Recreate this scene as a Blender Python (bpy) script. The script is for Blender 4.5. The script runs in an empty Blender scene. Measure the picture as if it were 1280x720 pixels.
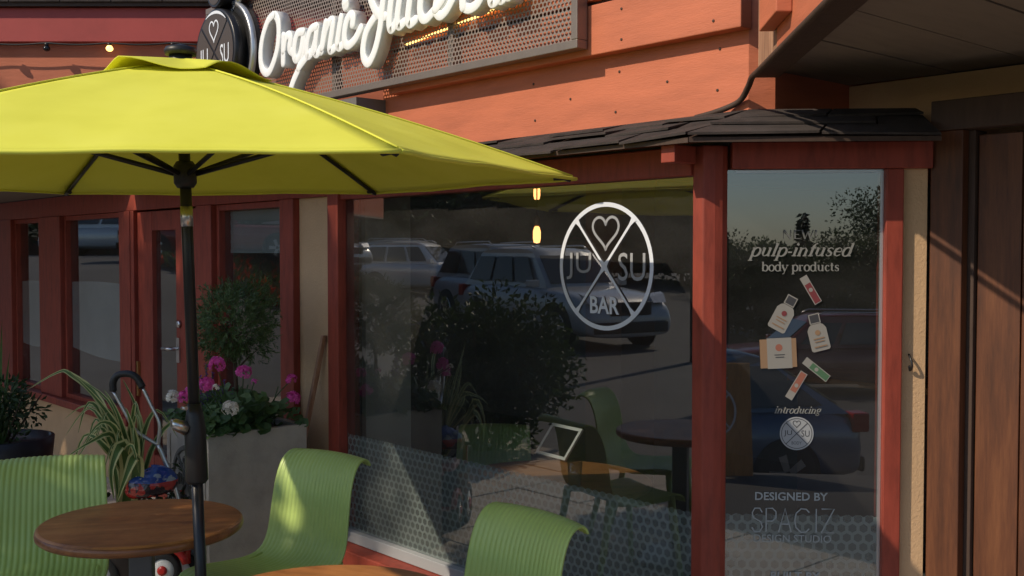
import bpy, bmesh, math, random
from mathutils import Vector, Matrix
random.seed(7)
SC = bpy.context.scene
COL = SC.collection
R = math.radians
# ------------------------------------------------------------------ camera, sky, sun, exposure
cam_d = bpy.data.cameras.new('camera'); cam_d.sensor_width = 36.0
cam_d.lens = 1330/1280*36.0; cam_d.clip_start = 0.05; cam_d.clip_end = 600
cam = bpy.data.objects.new('camera', cam_d); COL.objects.link(cam)
cam.location = (0, 0, 1.65); cam.rotation_euler = (R(90) - math.atan(44/1330), 0, 0)
SC.camera = cam
SUN_EL, SUN_AZ = 38.0, 242.0              # azimuth clockwise from +Y
world = bpy.data.worlds.new('World'); SC.world = world; world.use_nodes = True
wn = world.node_tree
bgn = wn.nodes['Background']; sky = wn.nodes.new('ShaderNodeTexSky')
sky.sky_type = 'NISHITA'; sky.sun_disc = False
sky.sun_elevation = R(SUN_EL); sky.sun_rotation = R(SUN_AZ)
sky.air_density = 1.0; sky.dust_density = 0.7; sky.ozone_density = 3.0; sky.altitude = 50
wn.links.new(sky.outputs[0], bgn.inputs[0]); bgn.inputs[1].default_value = 0.11
sun_d = bpy.data.lights.new('sun', 'SUN'); sun_d.energy = 3.4; sun_d.angle = R(0.6)
sun_d.color = (1.0, 0.85, 0.66)
sun = bpy.data.objects.new('sun', sun_d); COL.objects.link(sun)
sv = Vector((math.sin(R(SUN_AZ))*math.cos(R(SUN_EL)), math.cos(R(SUN_AZ))*math.cos(R(SUN_EL)), math.sin(R(SUN_EL))))
sun.rotation_euler = (-sv).to_track_quat('-Z', 'Y').to_euler(); sun.location = sv*60
vs = SC.view_settings
vs.view_transform = 'Standard'; vs.look = 'None'; vs.exposure = 0.22; vs.gamma = 1.0

# ------------------------------------------------------------------ helpers
class MB:
    """collects shapes; build() links them as one mesh object"""
    def __init__(s, M=None): s.v = []; s.f = []; s.mi = []; s.M = M; s.m = 0; s.smooth = set()
    def P(s, p):
        p = Vector(p)
        if s.M is not None: p = s.M @ p
        s.v.append(p); return len(s.v)-1
    def F(s, ids, sm=False):
        s.f.append(tuple(ids)); s.mi.append(s.m)
        if sm: s.smooth.add(len(s.f)-1)
    def box(s, x0, x1, y0, y1, z0, z1):
        i = [s.P((x, y, z)) for z in (z0, z1) for y in (y0, y1) for x in (x0, x1)]
        for q in ((0,2,3,1),(4,5,7,6),(0,1,5,4),(2,6,7,3),(0,4,6,2),(1,3,7,5)): s.F([i[k] for k in q])
        return s
    def prism(s, poly, z0, z1):
        n = len(poly)
        a = sum(poly[i][0]*poly[(i+1) % n][1]-poly[(i+1) % n][0]*poly[i][1] for i in range(n))
        if a < 0: poly = poly[::-1]
        b = [s.P((x, y, z0)) for x, y in poly]; t = [s.P((x, y, z1)) for x, y in poly]
        s.F(b[::-1]); s.F(t)
        for i in range(n): s.F((b[i], b[(i+1) % n], t[(i+1) % n], t[i]))
        return s
    def hexa(s, b, t):
        """bottom loop and top loop of points (same count)"""
        n = len(b); B = [s.P(p) for p in b]; T = [s.P(p) for p in t]
        s.F(B[::-1]); s.F(T)
        for i in range(n): s.F((B[i], B[(i+1) % n], T[(i+1) % n], T[i]))
        return s
    def quad(s, *pts, sm=False): s.F([s.P(p) for p in pts], sm); return s
    def tube(s, pts, rad, n=8, cap=True, sm=True):
        pts = [Vector(p) for p in pts]
        if not hasattr(rad, '__len__'): rad = [rad]*len(pts)
        rings = []; up = None
        for i, p in enumerate(pts):
            t = (pts[min(i+1, len(pts)-1)]-pts[max(i-1, 0)]).normalized()
            if up is None: up = t.orthogonal().normalized()
            a = (up - t*up.dot(t)).normalized(); up = a; b = t.cross(a)
            rings.append([s.P(p+(a*math.cos(2*math.pi*k/n)+b*math.sin(2*math.pi*k/n))*rad[i]) for k in range(n)])
        for r0, r1 in zip(rings, rings[1:]):
            for k in range(n): s.F((r0[k], r0[(k+1) % n], r1[(k+1) % n], r1[k]), sm)
        if cap: s.F(rings[0][::-1]); s.F(rings[-1])
        return s
    def lathe(s, prof, n=24, c=(0,0,0), ax='Z', sm=True, caps=True):
        """profile of (radius, height) about an axis through c"""
        c = Vector(c)
        def pt(r, h, a):
            u, v = r*math.cos(a), r*math.sin(a)
            return c + Vector({'Z': (u, v, h), 'Y': (u, h, v), 'X': (h, u, v)}[ax])
        rings = [[s.P(pt(r, h, 2*math.pi*k/n)) for k in range(n)] for r, h in prof]
        for r0, r1 in zip(rings, rings[1:]):
            for k in range(n): s.F((r0[k], r0[(k+1) % n], r1[(k+1) % n], r1[k]), sm)
        if caps:
            s.F(rings[0][::-1]); s.F(rings[-1])
        return s
    def mesh(s, name, mats):
        me = bpy.data.meshes.new(name)
        me.from_pydata([tuple(p) for p in s.v], [], s.f)
        for m in (mats if isinstance(mats, (list, tuple)) else [mats]): me.materials.append(m)
        me.polygons.foreach_set('material_index', s.mi)
        me.polygons.foreach_set('use_smooth', [i in s.smooth for i in range(len(s.f))])
        bm = bmesh.new(); bm.from_mesh(me); bmesh.ops.recalc_face_normals(bm, faces=bm.faces); bm.to_mesh(me); bm.free()
        me.update(); return me
    def build(s, name, mats, parent=None, bevel=0, **tags):
        o = bpy.data.objects.new(name, s.mesh(name, mats)); COL.objects.link(o)
        if parent: o.parent = parent
        if bevel:
            b = o.modifiers.new('bevel', 'BEVEL'); b.width = bevel; b.segments = 2; b.limit_method = 'ANGLE'; b.angle_limit = R(40)
        for k, v in tags.items(): o[k] = v
        return o
def raw(name, me, parent=None, **tags):
    o = bpy.data.objects.new(name, me); COL.objects.link(o)
    if parent: o.parent = parent
    for k, v in tags.items(): o[k] = v
    return o
def thing(name, label, cat, loc=(0,0,0), rotz=0, group=None):
    o = bpy.data.objects.new(name, None); COL.objects.link(o); o.empty_display_size = 0.1
    o.location = loc; o.rotation_euler = (0, 0, rotz); o['label'] = label; o['category'] = cat
    if group: o['group'] = group
    return o
def dup(root, loc, rotz, label):
    r = root.copy(); COL.objects.link(r); r.location = loc; r.rotation_euler = (0, 0, rotz); r['label'] = label
    for ch in list(root.children):
        c = ch.copy(); COL.objects.link(c); c.parent = r
        for g in list(ch.children):
            d = g.copy(); COL.objects.link(d); d.parent = c
    return r
def spline(pts, n=6, closed=False):
    pts = [Vector(p) for p in pts]
    if closed: pts = pts[:-1] if (pts[0]-pts[-1]).length < 1e-6 else pts
    out = []; N = len(pts)
    rng = range(N if closed else N-1)
    for i in rng:
        g = (lambda k: pts[k % N]) if closed else (lambda k: pts[max(0, min(N-1, k))])
        p0, p1, p2, p3 = g(i-1), g(i), g(i+1), g(i+2)
        for k in range(n):
            t = k/n
            out.append(0.5*((2*p1)+(p2-p0)*t+(2*p0-5*p1+4*p2-p3)*t*t+(3*p1-p0-3*p2+p3)*t**3))
    out.append(out[0].copy() if closed else pts[-1].copy())
    return out

# ------------------------------------------------------------------ materials
def new_mat(name):
    m = bpy.data.materials.new(name); m.use_nodes = True
    nt = m.node_tree; return m, nt, nt.nodes['Principled BSDF'], nt.nodes['Material Output']
def coords(nt, scale=(1,1,1), rot=(0,0,0)):
    tc = nt.nodes.new('ShaderNodeTexCoord'); mp = nt.nodes.new('ShaderNodeMapping')
    mp.inputs['Scale'].default_value = scale; mp.inputs['Rotation'].default_value = rot
    nt.links.new(tc.outputs['Object'], mp.inputs[0]); return mp.outputs[0]
def noise(nt, vec, scale, detail=4, rough=0.55):
    n = nt.nodes.new('ShaderNodeTexNoise'); n.inputs['Scale'].default_value = scale
    n.inputs['Detail'].default_value = detail; n.inputs['Roughness'].default_value = rough
    nt.links.new(vec, n.inputs['Vector']); return n.outputs['Fac']
def ramp(nt, fac, stops):
    r = nt.nodes.new('ShaderNodeValToRGB'); e = r.color_ramp.elements
    e[0].position = stops[0][0]; e[0].color = (*stops[0][1], 1)
    e[1].position = stops[-1][0]; e[1].color = (*stops[-1][1], 1)
    for p, c in stops[1:-1]:
        k = e.new(p); k.color = (*c, 1)
    nt.links.new(fac, r.inputs[0]); return r.outputs[0]
def bump(nt, bsdf, fac, strength=0.3, dist=0.01):
    b = nt.nodes.new('ShaderNodeBump'); b.inputs['Strength'].default_value = strength; b.inputs['Distance'].default_value = dist
    nt.links.new(fac, b.inputs['Height']); nt.links.new(b.outputs[0], bsdf.inputs['Normal'])
def mul(c, k): return tuple(min(1, x*k) for x in c)
def surf(name, col, rough=0.7, var=0.25, scale=6, bumpy=0.15, bscale=60, stretch=(1,1,1), dist=0.004, spec=0.4, metal=0.0):
    m, nt, b, out = new_mat(name)
    v = coords(nt, stretch)
    f = noise(nt, v, scale, 6, 0.6)
    nt.links.new(ramp(nt, f, [(0.25, mul(col, 1-var)), (0.5, col), (0.75, mul(col, 1+var*0.7))]), b.inputs['Base Color'])
    b.inputs['Roughness'].default_value = rough; b.inputs['Metallic'].default_value = metal
    b.inputs['Specular IOR Level'].default_value = spec
    if bumpy:
        f2 = noise(nt, v, bscale, 5, 0.65); bump(nt, b, f2, bumpy, dist)
    return m
def wood(name, dark, mid, light, rough=0.45, along='X', k=1.0, bumpy=0.15):
    m, nt, b, out = new_mat(name)
    sc = {'X': (0.8*k, 9*k, 9*k), 'Y': (9*k, 0.8*k, 9*k), 'Z': (9*k, 9*k, 0.8*k)}[along]
    v = coords(nt, sc)
    f = noise(nt, v, 2.2, 8, 0.62); w = noise(nt, v, 9, 6, 0.7)
    mx = nt.nodes.new('ShaderNodeMath'); mx.operation = 'MULTIPLY_ADD'; mx.inputs[1].default_value = 0.35
    nt.links.new(w, mx.inputs[0]); 
    m2 = nt.nodes.new('ShaderNodeMath'); m2.operation = 'MULTIPLY'; m2.inputs[1].default_value = 0.7
    nt.links.new(f, m2.inputs[0]); nt.links.new(m2.outputs[0], mx.inputs[2])
    nt.links.new(ramp(nt, mx.outputs[0], [(0.36, dark), (0.52, mid), (0.68, light)]), b.inputs['Base Color'])
    b.inputs['Roughness'].default_value = rough
    bump(nt, b, mx.outputs[0], bumpy, 0.003)
    return m
def plain(name, col, rough=0.5, metal=0.0, spec=0.5, coat=0.0):
    m, nt, b, out = new_mat(name)
    b.inputs['Base Color'].default_value = (*col, 1); b.inputs['Roughness'].default_value = rough
    b.inputs['Metallic'].default_value = metal; b.inputs['Specular IOR Level'].default_value = spec
    b.inputs['Coat Weight'].default_value = coat
    return m
def leafy(name, a, b_, trans=0.25, rough=0.55):
    m, nt, b, out = new_mat(name)
    g = nt.nodes.new('ShaderNodeNewGeometry')
    nt.links.new(ramp(nt, g.outputs['Random Per Island'], [(0.0, a), (0.55, tuple((x+y)/2 for x, y in zip(a, b_))), (1.0, b_)]), b.inputs['Base Color'])
    b.inputs['Roughness'].default_value = rough
    t = nt.nodes.new('ShaderNodeBsdfTranslucent'); t.inputs[0].default_value = (*mul(b_, 1.2), 1)
    mx = nt.nodes.new('ShaderNodeMixShader'); mx.inputs[0].default_value = trans
    nt.links.new(b.outputs[0], mx.inputs[1]); nt.links.new(t.outputs[0], mx.inputs[2]); nt.links.new(mx.outputs[0], out.inputs[0])
    return m
def emit(name, col, k):
    m, nt, b, out = new_mat(name)
    b.inputs['Base Color'].default_value = (*col, 1); b.inputs['Emission Color'].default_value = (*col, 1); b.inputs['Emission Strength'].default_value = k
    return m
def vmath(nt, op, a, b=None):
    n = nt.nodes.new('ShaderNodeVectorMath'); n.operation = op
    for i, x in enumerate((a, b)):
        if x is None: continue
        if isinstance(x, tuple): n.inputs[i].default_value = x
        else: nt.links.new(x, n.inputs[i])
    return n.outputs['Value'] if op in ('LENGTH', 'DOT_PRODUCT') else n.outputs['Vector']
def fmath(nt, op, a, b=None):
    n = nt.nodes.new('ShaderNodeMath'); n.operation = op
    for i, x in enumerate((a, b)):
        if x is None: continue
        if isinstance(x, (int, float)): n.inputs[i].default_value = x
        else: nt.links.new(x, n.inputs[i])
    return n.outputs[0]
def hexmask(nt, pitch, r, hexa):
    """1 inside the holes of a staggered hole pattern in the object's XZ plane"""
    tc = nt.nodes.new('ShaderNodeTexCoord')
    s = nt.nodes.new('ShaderNodeSeparateXYZ'); nt.links.new(tc.outputs['Object'], s.inputs[0])
    c = nt.nodes.new('ShaderNodeCombineXYZ')
    nt.links.new(s.outputs['X'], c.inputs[0]); nt.links.new(s.outputs['Z'], c.inputs[1])
    cell = (pitch, pitch*math.sqrt(3), 1)
    q = vmath(nt, 'DIVIDE', c.outputs[0], cell)
    ds = []
    for off in (0.0, 0.5):
        p = vmath(nt, 'ADD', q, (off+10, off+10, 0)); p = vmath(nt, 'FRACTION', p)
        p = vmath(nt, 'SUBTRACT', p, (0.5, 0.5, 0)); p = vmath(nt, 'MULTIPLY', p, cell)
        p = vmath(nt, 'MULTIPLY', p, (1, 1, 0))
        if hexa:
            p = vmath(nt, 'ABSOLUTE', p)
            k = nt.nodes.new('ShaderNodeSeparateXYZ'); nt.links.new(p, k.inputs[0])
            ds.append(fmath(nt, 'MAXIMUM', k.outputs[0], vmath(nt, 'DOT_PRODUCT', p, (0.5, 0.866, 0))))
        else: ds.append(vmath(nt, 'LENGTH', p))
    d = fmath(nt, 'MINIMUM', *ds)
    return fmath(nt, 'LESS_THAN', d, r)
def glass_mat(name, tint=(0.62, 0.68, 0.68), base=0.18):
    m, nt, b, out = new_mat(name); nt.nodes.remove(b)
    lw = nt.nodes.new('ShaderNodeLayerWeight')
    f = fmath(nt, 'POWER', lw.outputs['Facing'], 5.0); f = fmath(nt, 'MULTIPLY', f, 0.9); f = fmath(nt, 'ADD', f, base)
    t = nt.nodes.new('ShaderNodeBsdfTransparent'); t.inputs[0].default_value = (*tint, 1)
    g = nt.nodes.new('ShaderNodeBsdfGlossy'); g.inputs['Roughness'].default_value = 0.0; g.inputs[0].default_value = (1, 1, 1, 1)
    # very faint waviness of float glass
    v = coords(nt, (1, 1, 1)); n = noise(nt, v, 1.3, 1, 0.4)
    bp = nt.nodes.new('ShaderNodeBump'); bp.inputs['Strength'].default_value = 0.02; bp.inputs['Distance'].default_value = 0.02
    nt.links.new(n, bp.inputs['Height']); nt.links.new(bp.outputs[0], g.inputs['Normal'])
    mx = nt.nodes.new('ShaderNodeMixShader'); nt.links.new(f, mx.inputs[0])
    nt.links.new(t.outputs[0], mx.inputs[1]); nt.links.new(g.outputs[0], mx.inputs[2])
    # thin film of dust and wiping marks on the pane
    d = nt.nodes.new('ShaderNodeBsdfDiffuse'); d.inputs[0].default_value = (0.55, 0.54, 0.52, 1)
    s_ = noise(nt, coords(nt, (1.0, 1.0, 3.0), (0, 0.5, 0)), 1.6, 6, 0.65)
    du = nt.nodes.new('ShaderNodeMapRange'); du.inputs[1].default_value = 0.35; du.inputs[2].default_value = 0.75; du.inputs[3].default_value = 0.012; du.inputs[4].default_value = 0.05
    nt.links.new(s_, du.inputs[0])
    m2 = nt.nodes.new('ShaderNodeMixShader'); nt.links.new(du.outputs[0], m2.inputs[0]); nt.links.new(mx.outputs[0], m2.inputs[1]); nt.links.new(d.outputs[0], m2.inputs[2])
    nt.links.new(m2.outputs[0], out.inputs[0])
    return m
def holed(name, base_mat_fn, pitch, r, hexa, see):
    """sheet with holes: see = how clear the holes are"""
    m, nt, b, out = new_mat(name)
    base_mat_fn(nt, b)
    h = hexmask(nt, pitch, r, hexa)
    f = fmath(nt, 'MULTIPLY', h, see)
    t = nt.nodes.new('ShaderNodeBsdfTransparent')
    mx = nt.nodes.new('ShaderNodeMixShader'); nt.links.new(f, mx.inputs[0])
    nt.links.new(b.outputs[0], mx.inputs[1]); nt.links.new(t.outputs[0], mx.inputs[2]); nt.links.new(mx.outputs[0], out.inputs[0])
    return m
M = {}
M['orange'] = surf('orange_paint', (0.50, 0.148, 0.074), 0.62, 0.2, 2.2, 0.35, 26, (1.2, 1.2, 7), 0.004)
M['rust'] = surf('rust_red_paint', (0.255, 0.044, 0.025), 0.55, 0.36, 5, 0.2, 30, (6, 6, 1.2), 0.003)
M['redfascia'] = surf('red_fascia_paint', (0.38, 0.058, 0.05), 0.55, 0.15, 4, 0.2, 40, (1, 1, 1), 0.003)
M['stucco'] = surf('tan_stucco', (0.56, 0.37, 0.21), 0.9, 0.12, 2.5, 0.5, 90, (1, 1, 1), 0.006)
M['concrete'] = surf('concrete', (0.42, 0.38, 0.32), 0.92, 0.22, 7, 0.5, 70, (1, 1, 1), 0.005)
M['shingle'] = surf('asphalt_shingle', (0.046, 0.037, 0.034), 0.95, 0.55, 9, 0.6, 220, (1, 1, 1), 0.004)
M['soffit'] = surf('soffit_board', (0.22, 0.18, 0.145), 0.8, 0.12, 4, 0.2, 30, (8, 1, 1), 0.003)
M['brownwood'] = wood('brown_stained_wood', (0.045, 0.014, 0.005), (0.10, 0.032, 0.011), (0.15, 0.054, 0.019), 0.55, 'Z', 1.0)
M['darktrim'] = surf('dark_brown_trim', (0.06, 0.036, 0.026), 0.7, 0.25, 6, 0.25, 40, (6, 6, 1), 0.003)
M['rawwood'] = wood('weathered_board', (0.16, 0.085, 0.05), (0.32, 0.17, 0.10), (0.5, 0.3, 0.19), 0.8, 'Z', 1.4)
def _veneer():
    m, nt, b, out = new_mat('table_veneer')
    f = noise(nt, coords(nt, (1.6, 7, 7)), 2.0, 7, 0.6); g_ = noise(nt, coords(nt), 5.5, 4, 0.6); k = noise(nt, coords(nt, (2.5, 60, 60)), 2.0, 4, 0.6)
    v = fmath(nt, 'ADD', fmath(nt, 'ADD', fmath(nt, 'MULTIPLY', f, 0.45), fmath(nt, 'MULTIPLY', g_, 0.40)), fmath(nt, 'MULTIPLY', k, 0.15))
    nt.links.new(ramp(nt, v, [(0.33, (0.15, 0.055, 0.018)), (0.46, (0.36, 0.145, 0.045)), (0.55, (0.47, 0.20, 0.065)), (0.68, (0.58, 0.28, 0.11))]), b.inputs['Base Color'])
    sm = noise(nt, coords(nt), 14, 5, 0.7); r_ = nt.nodes.new('ShaderNodeMapRange'); r_.inputs[3].default_value = 0.28; r_.inputs[4].default_value = 0.55
    nt.links.new(sm, r_.inputs[0]); nt.links.new(r_.outputs[0], b.inputs['Roughness']); return m
M['table'] = _veneer()
M['signboard'] = wood('orange_pine', (0.36, 0.16, 0.04), (0.55, 0.27, 0.08), (0.66, 0.36, 0.13), 0.5, 'Z', 0.8)
M['tableedge'] = wood('table_edge', (0.12, 0.045, 0.016), (0.24, 0.09, 0.03), (0.36, 0.15, 0.05), 0.35, 'X', 1.0, 0.05)
M['steel'] = plain('grey_powdercoat', (0.10, 0.10, 0.105), 0.45, 0.3)
M['chrome'] = plain('brushed_steel', (0.6, 0.6, 0.6), 0.3, 1.0)
M['brass'] = plain('brass', (0.55, 0.40, 0.16), 0.35, 1.0)
M['black'] = plain('black_plastic', (0.014, 0.014, 0.015), 0.45)
M['blackmetal'] = plain('black_metal', (0.018, 0.018, 0.02), 0.35, 0.2)
M['signframe'] = surf('bronze_sign_metal', (0.20, 0.165, 0.14), 0.42, 0.12, 8, 0.1, 120, (1,1,1), 0.001, 0.5, 0.4)
M['letter'] = plain('white_acrylic', (0.86, 0.89, 0.90), 0.4, 0.0, 0.5)
M['silver'] = plain('silver_edge', (0.55, 0.56, 0.57), 0.3, 0.7)
M['emblemface'] = plain('bronze_face', (0.075, 0.06, 0.05), 0.5, 0.2)
M['white'] = plain('white_vinyl', (0.70, 0.75, 0.82), 0.55)
M['vinyl'] = plain('grey_white_vinyl', (0.32, 0.335, 0.35), 0.6)
M['vinyldim'] = plain('pale_blue_grey_vinyl', (0.30, 0.33, 0.34), 0.6)
M['vinylworn'] = plain('worn_off_vinyl', (0.13, 0.135, 0.13), 0.7)
M['vinyldull'] = plain('dull_grey_vinyl', (0.22, 0.22, 0.205), 0.6)
M['glass'] = glass_mat('window_glass')
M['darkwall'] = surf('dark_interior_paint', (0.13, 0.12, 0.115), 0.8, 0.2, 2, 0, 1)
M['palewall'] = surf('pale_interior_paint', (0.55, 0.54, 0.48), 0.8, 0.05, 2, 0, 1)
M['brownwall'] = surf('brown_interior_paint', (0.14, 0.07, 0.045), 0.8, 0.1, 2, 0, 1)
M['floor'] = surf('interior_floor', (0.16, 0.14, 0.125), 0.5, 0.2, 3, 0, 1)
M['bulb'] = emit('glowing_filament', (1.0, 0.40, 0.12), 4.5)
M['led'] = emit('warm_led', (1.0, 0.62, 0.18), 2.6)
M['soil'] = surf('soil', (0.05, 0.035, 0.025), 0.95, 0.4, 30, 0.6, 60)
M['screenglass'] = plain('dark_screen', (0.012, 0.012, 0.014), 0.12)
M['clear'] = glass_mat('drinking_glass', (0.9, 0.92, 0.92), 0.12)
def _fabric():
    m, nt, b, out = new_mat('lime_umbrella_fabric')
    v = coords(nt); f = noise(nt, v, 5, 4); w = noise(nt, coords(nt, (260, 260, 260)), 1.0, 2)
    nt.links.new(ramp(nt, f, [(0.3, (0.83, 0.83, 0.10)), (0.5, (0.88, 0.88, 0.115)), (0.72, (0.91, 0.91, 0.135))]), b.inputs['Base Color'])
    b.inputs['Roughness'].default_value = 0.8; b.inputs['Specular IOR Level'].default_value = 0.2
    w2 = noise(nt, v, 3.5, 2); sm = fmath(nt, 'ADD', fmath(nt, 'MULTIPLY', w, 0.05), w2)
    bump(nt, b, sm, 0.35, 0.012)
    t = nt.nodes.new('ShaderNodeBsdfTranslucent'); t.inputs[0].default_value = (0.62, 0.58, 0.02, 1)
    mx = nt.nodes.new('ShaderNodeMixShader'); mx.inputs[0].default_value = 0.20
    nt.links.new(b.outputs[0], mx.inputs[1]); nt.links.new(t.outputs[0], mx.inputs[2]); nt.links.new(mx.outputs[0], out.inputs[0])
    return m
M['fabric'] = _fabric()
def _plastic():
    m, nt, b, out = new_mat('green_chair_plastic')
    v = coords(nt); f = noise(nt, v, 4, 5)
    nt.links.new(ramp(nt, f, [(0.3, (0.36, 0.50, 0.135)), (0.7, (0.43, 0.575, 0.165))]), b.inputs['Base Color'])
    f2 = noise(nt, v, 40, 5)
    rr = nt.nodes.new('ShaderNodeMapRange'); rr.inputs[3].default_value = 0.30; rr.inputs[4].default_value = 0.46
    nt.links.new(f2, rr.inputs[0]); nt.links.new(rr.outputs[0], b.inputs['Roughness'])
    return m
M['chair'] = _plastic()
def _film(nt, b):
    v = coords(nt); f = noise(nt, v, 2.0, 3)
    nt.links.new(ramp(nt, f, [(0.3, (0.34, 0.36, 0.35)), (0.7, (0.42, 0.44, 0.42))]), b.inputs['Base Color'])
    b.inputs['Roughness'].default_value = 0.7
M['film'] = holed('perforated_window_film', _film, 0.038, 0.0135, True, 0.55)
def _perf(nt, b):
    b.inputs['Base Color'].default_value = (0.27, 0.215, 0.18, 1); b.inputs['Roughness'].default_value = 0.45; b.inputs['Metallic'].default_value = 0.35
M['perf'] = holed('perforated_bronze_sheet', _perf, 0.0235, 0.0083, False, 1.0)
def _frost():
    m, nt, b, out = new_mat('frosted_film')
    v = coords(nt, (1, 1, 1)); f = noise(nt, v, 2.2, 4)
    nt.links.new(ramp(nt, f, [(0.3, (0.46, 0.47, 0.47)), (0.7, (0.60, 0.61, 0.60))]), b.inputs['Base Color'])
    b.inputs['Roughness'].default_value = 0.6
    t = nt.nodes.new('ShaderNodeBsdfTransparent'); mx = nt.nodes.new('ShaderNodeMixShader'); mx.inputs[0].default_value = 0.30
    nt.links.new(b.outputs[0], mx.inputs[1]); nt.links.new(t.outputs[0], mx.inputs[2]); nt.links.new(mx.outputs[0], out.inputs[0])
    return m
M['frost'] = _frost()
M['asphalt'] = surf('asphalt', (0.085, 0.083, 0.081), 0.9, 0.25, 0.6, 0.4, 60, (1,1,1), 0.006)
M['paver'] = surf('patio_concrete', (0.33, 0.29, 0.25), 0.9, 0.2, 3, 0.35, 60, (1,1,1), 0.004)
M['bark'] = surf('bark', (0.11, 0.075, 0.05), 0.95, 0.35, 8, 0.8, 30, (6,6,1), 0.02)
M['leaf'] = leafy('broad_leaf', (0.03, 0.065, 0.018), (0.10, 0.16, 0.045))
M['darkleaf'] = leafy('dark_leaf', (0.018, 0.035, 0.012), (0.06, 0.10, 0.03))
M['conifer'] = leafy('conifer_needles', (0.014, 0.03, 0.014), (0.045, 0.075, 0.03), 0.1)
M['rosemary'] = leafy('topiary_needles', (0.03, 0.065, 0.018), (0.12, 0.19, 0.06), 0.2)
M['geranium'] = leafy('geranium_leaf', (0.03, 0.075, 0.02), (0.10, 0.17, 0.05), 0.2)
M['pink'] = leafy('magenta_petal', (0.66, 0.05, 0.33), (0.90, 0.16, 0.55), 0.3)
M['petalwhite'] = leafy('white_petal', (0.72, 0.66, 0.56), (0.92, 0.88, 0.80), 0.3)
M['purple'] = leafy('purple_petal', (0.08, 0.02, 0.20), (0.20, 0.06, 0.40), 0.2)
M['redpetal'] = leafy('red_petal', (0.5, 0.02, 0.01), (0.7, 0.08, 0.02), 0.2)
M['flaxgreen'] = surf('flax_green', (0.085, 0.15, 0.035), 0.45, 0.25, 14, 0, 1)
M['flaxcream'] = surf('flax_cream_edge', (0.50, 0.48, 0.20), 0.5, 0.12, 14, 0, 1)
M['pot'] = surf('dark_glazed_pot', (0.022, 0.02, 0.022), 0.4, 0.2, 5, 0, 1)
M['trikered'] = plain('red_toy_plastic', (0.42, 0.02, 0.015), 0.3)
M['rubber'] = plain('rubber', (0.016, 0.016, 0.016), 0.8)
M['hubwhite'] = plain('white_toy_plastic', (0.7, 0.7, 0.68), 0.4)
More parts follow.
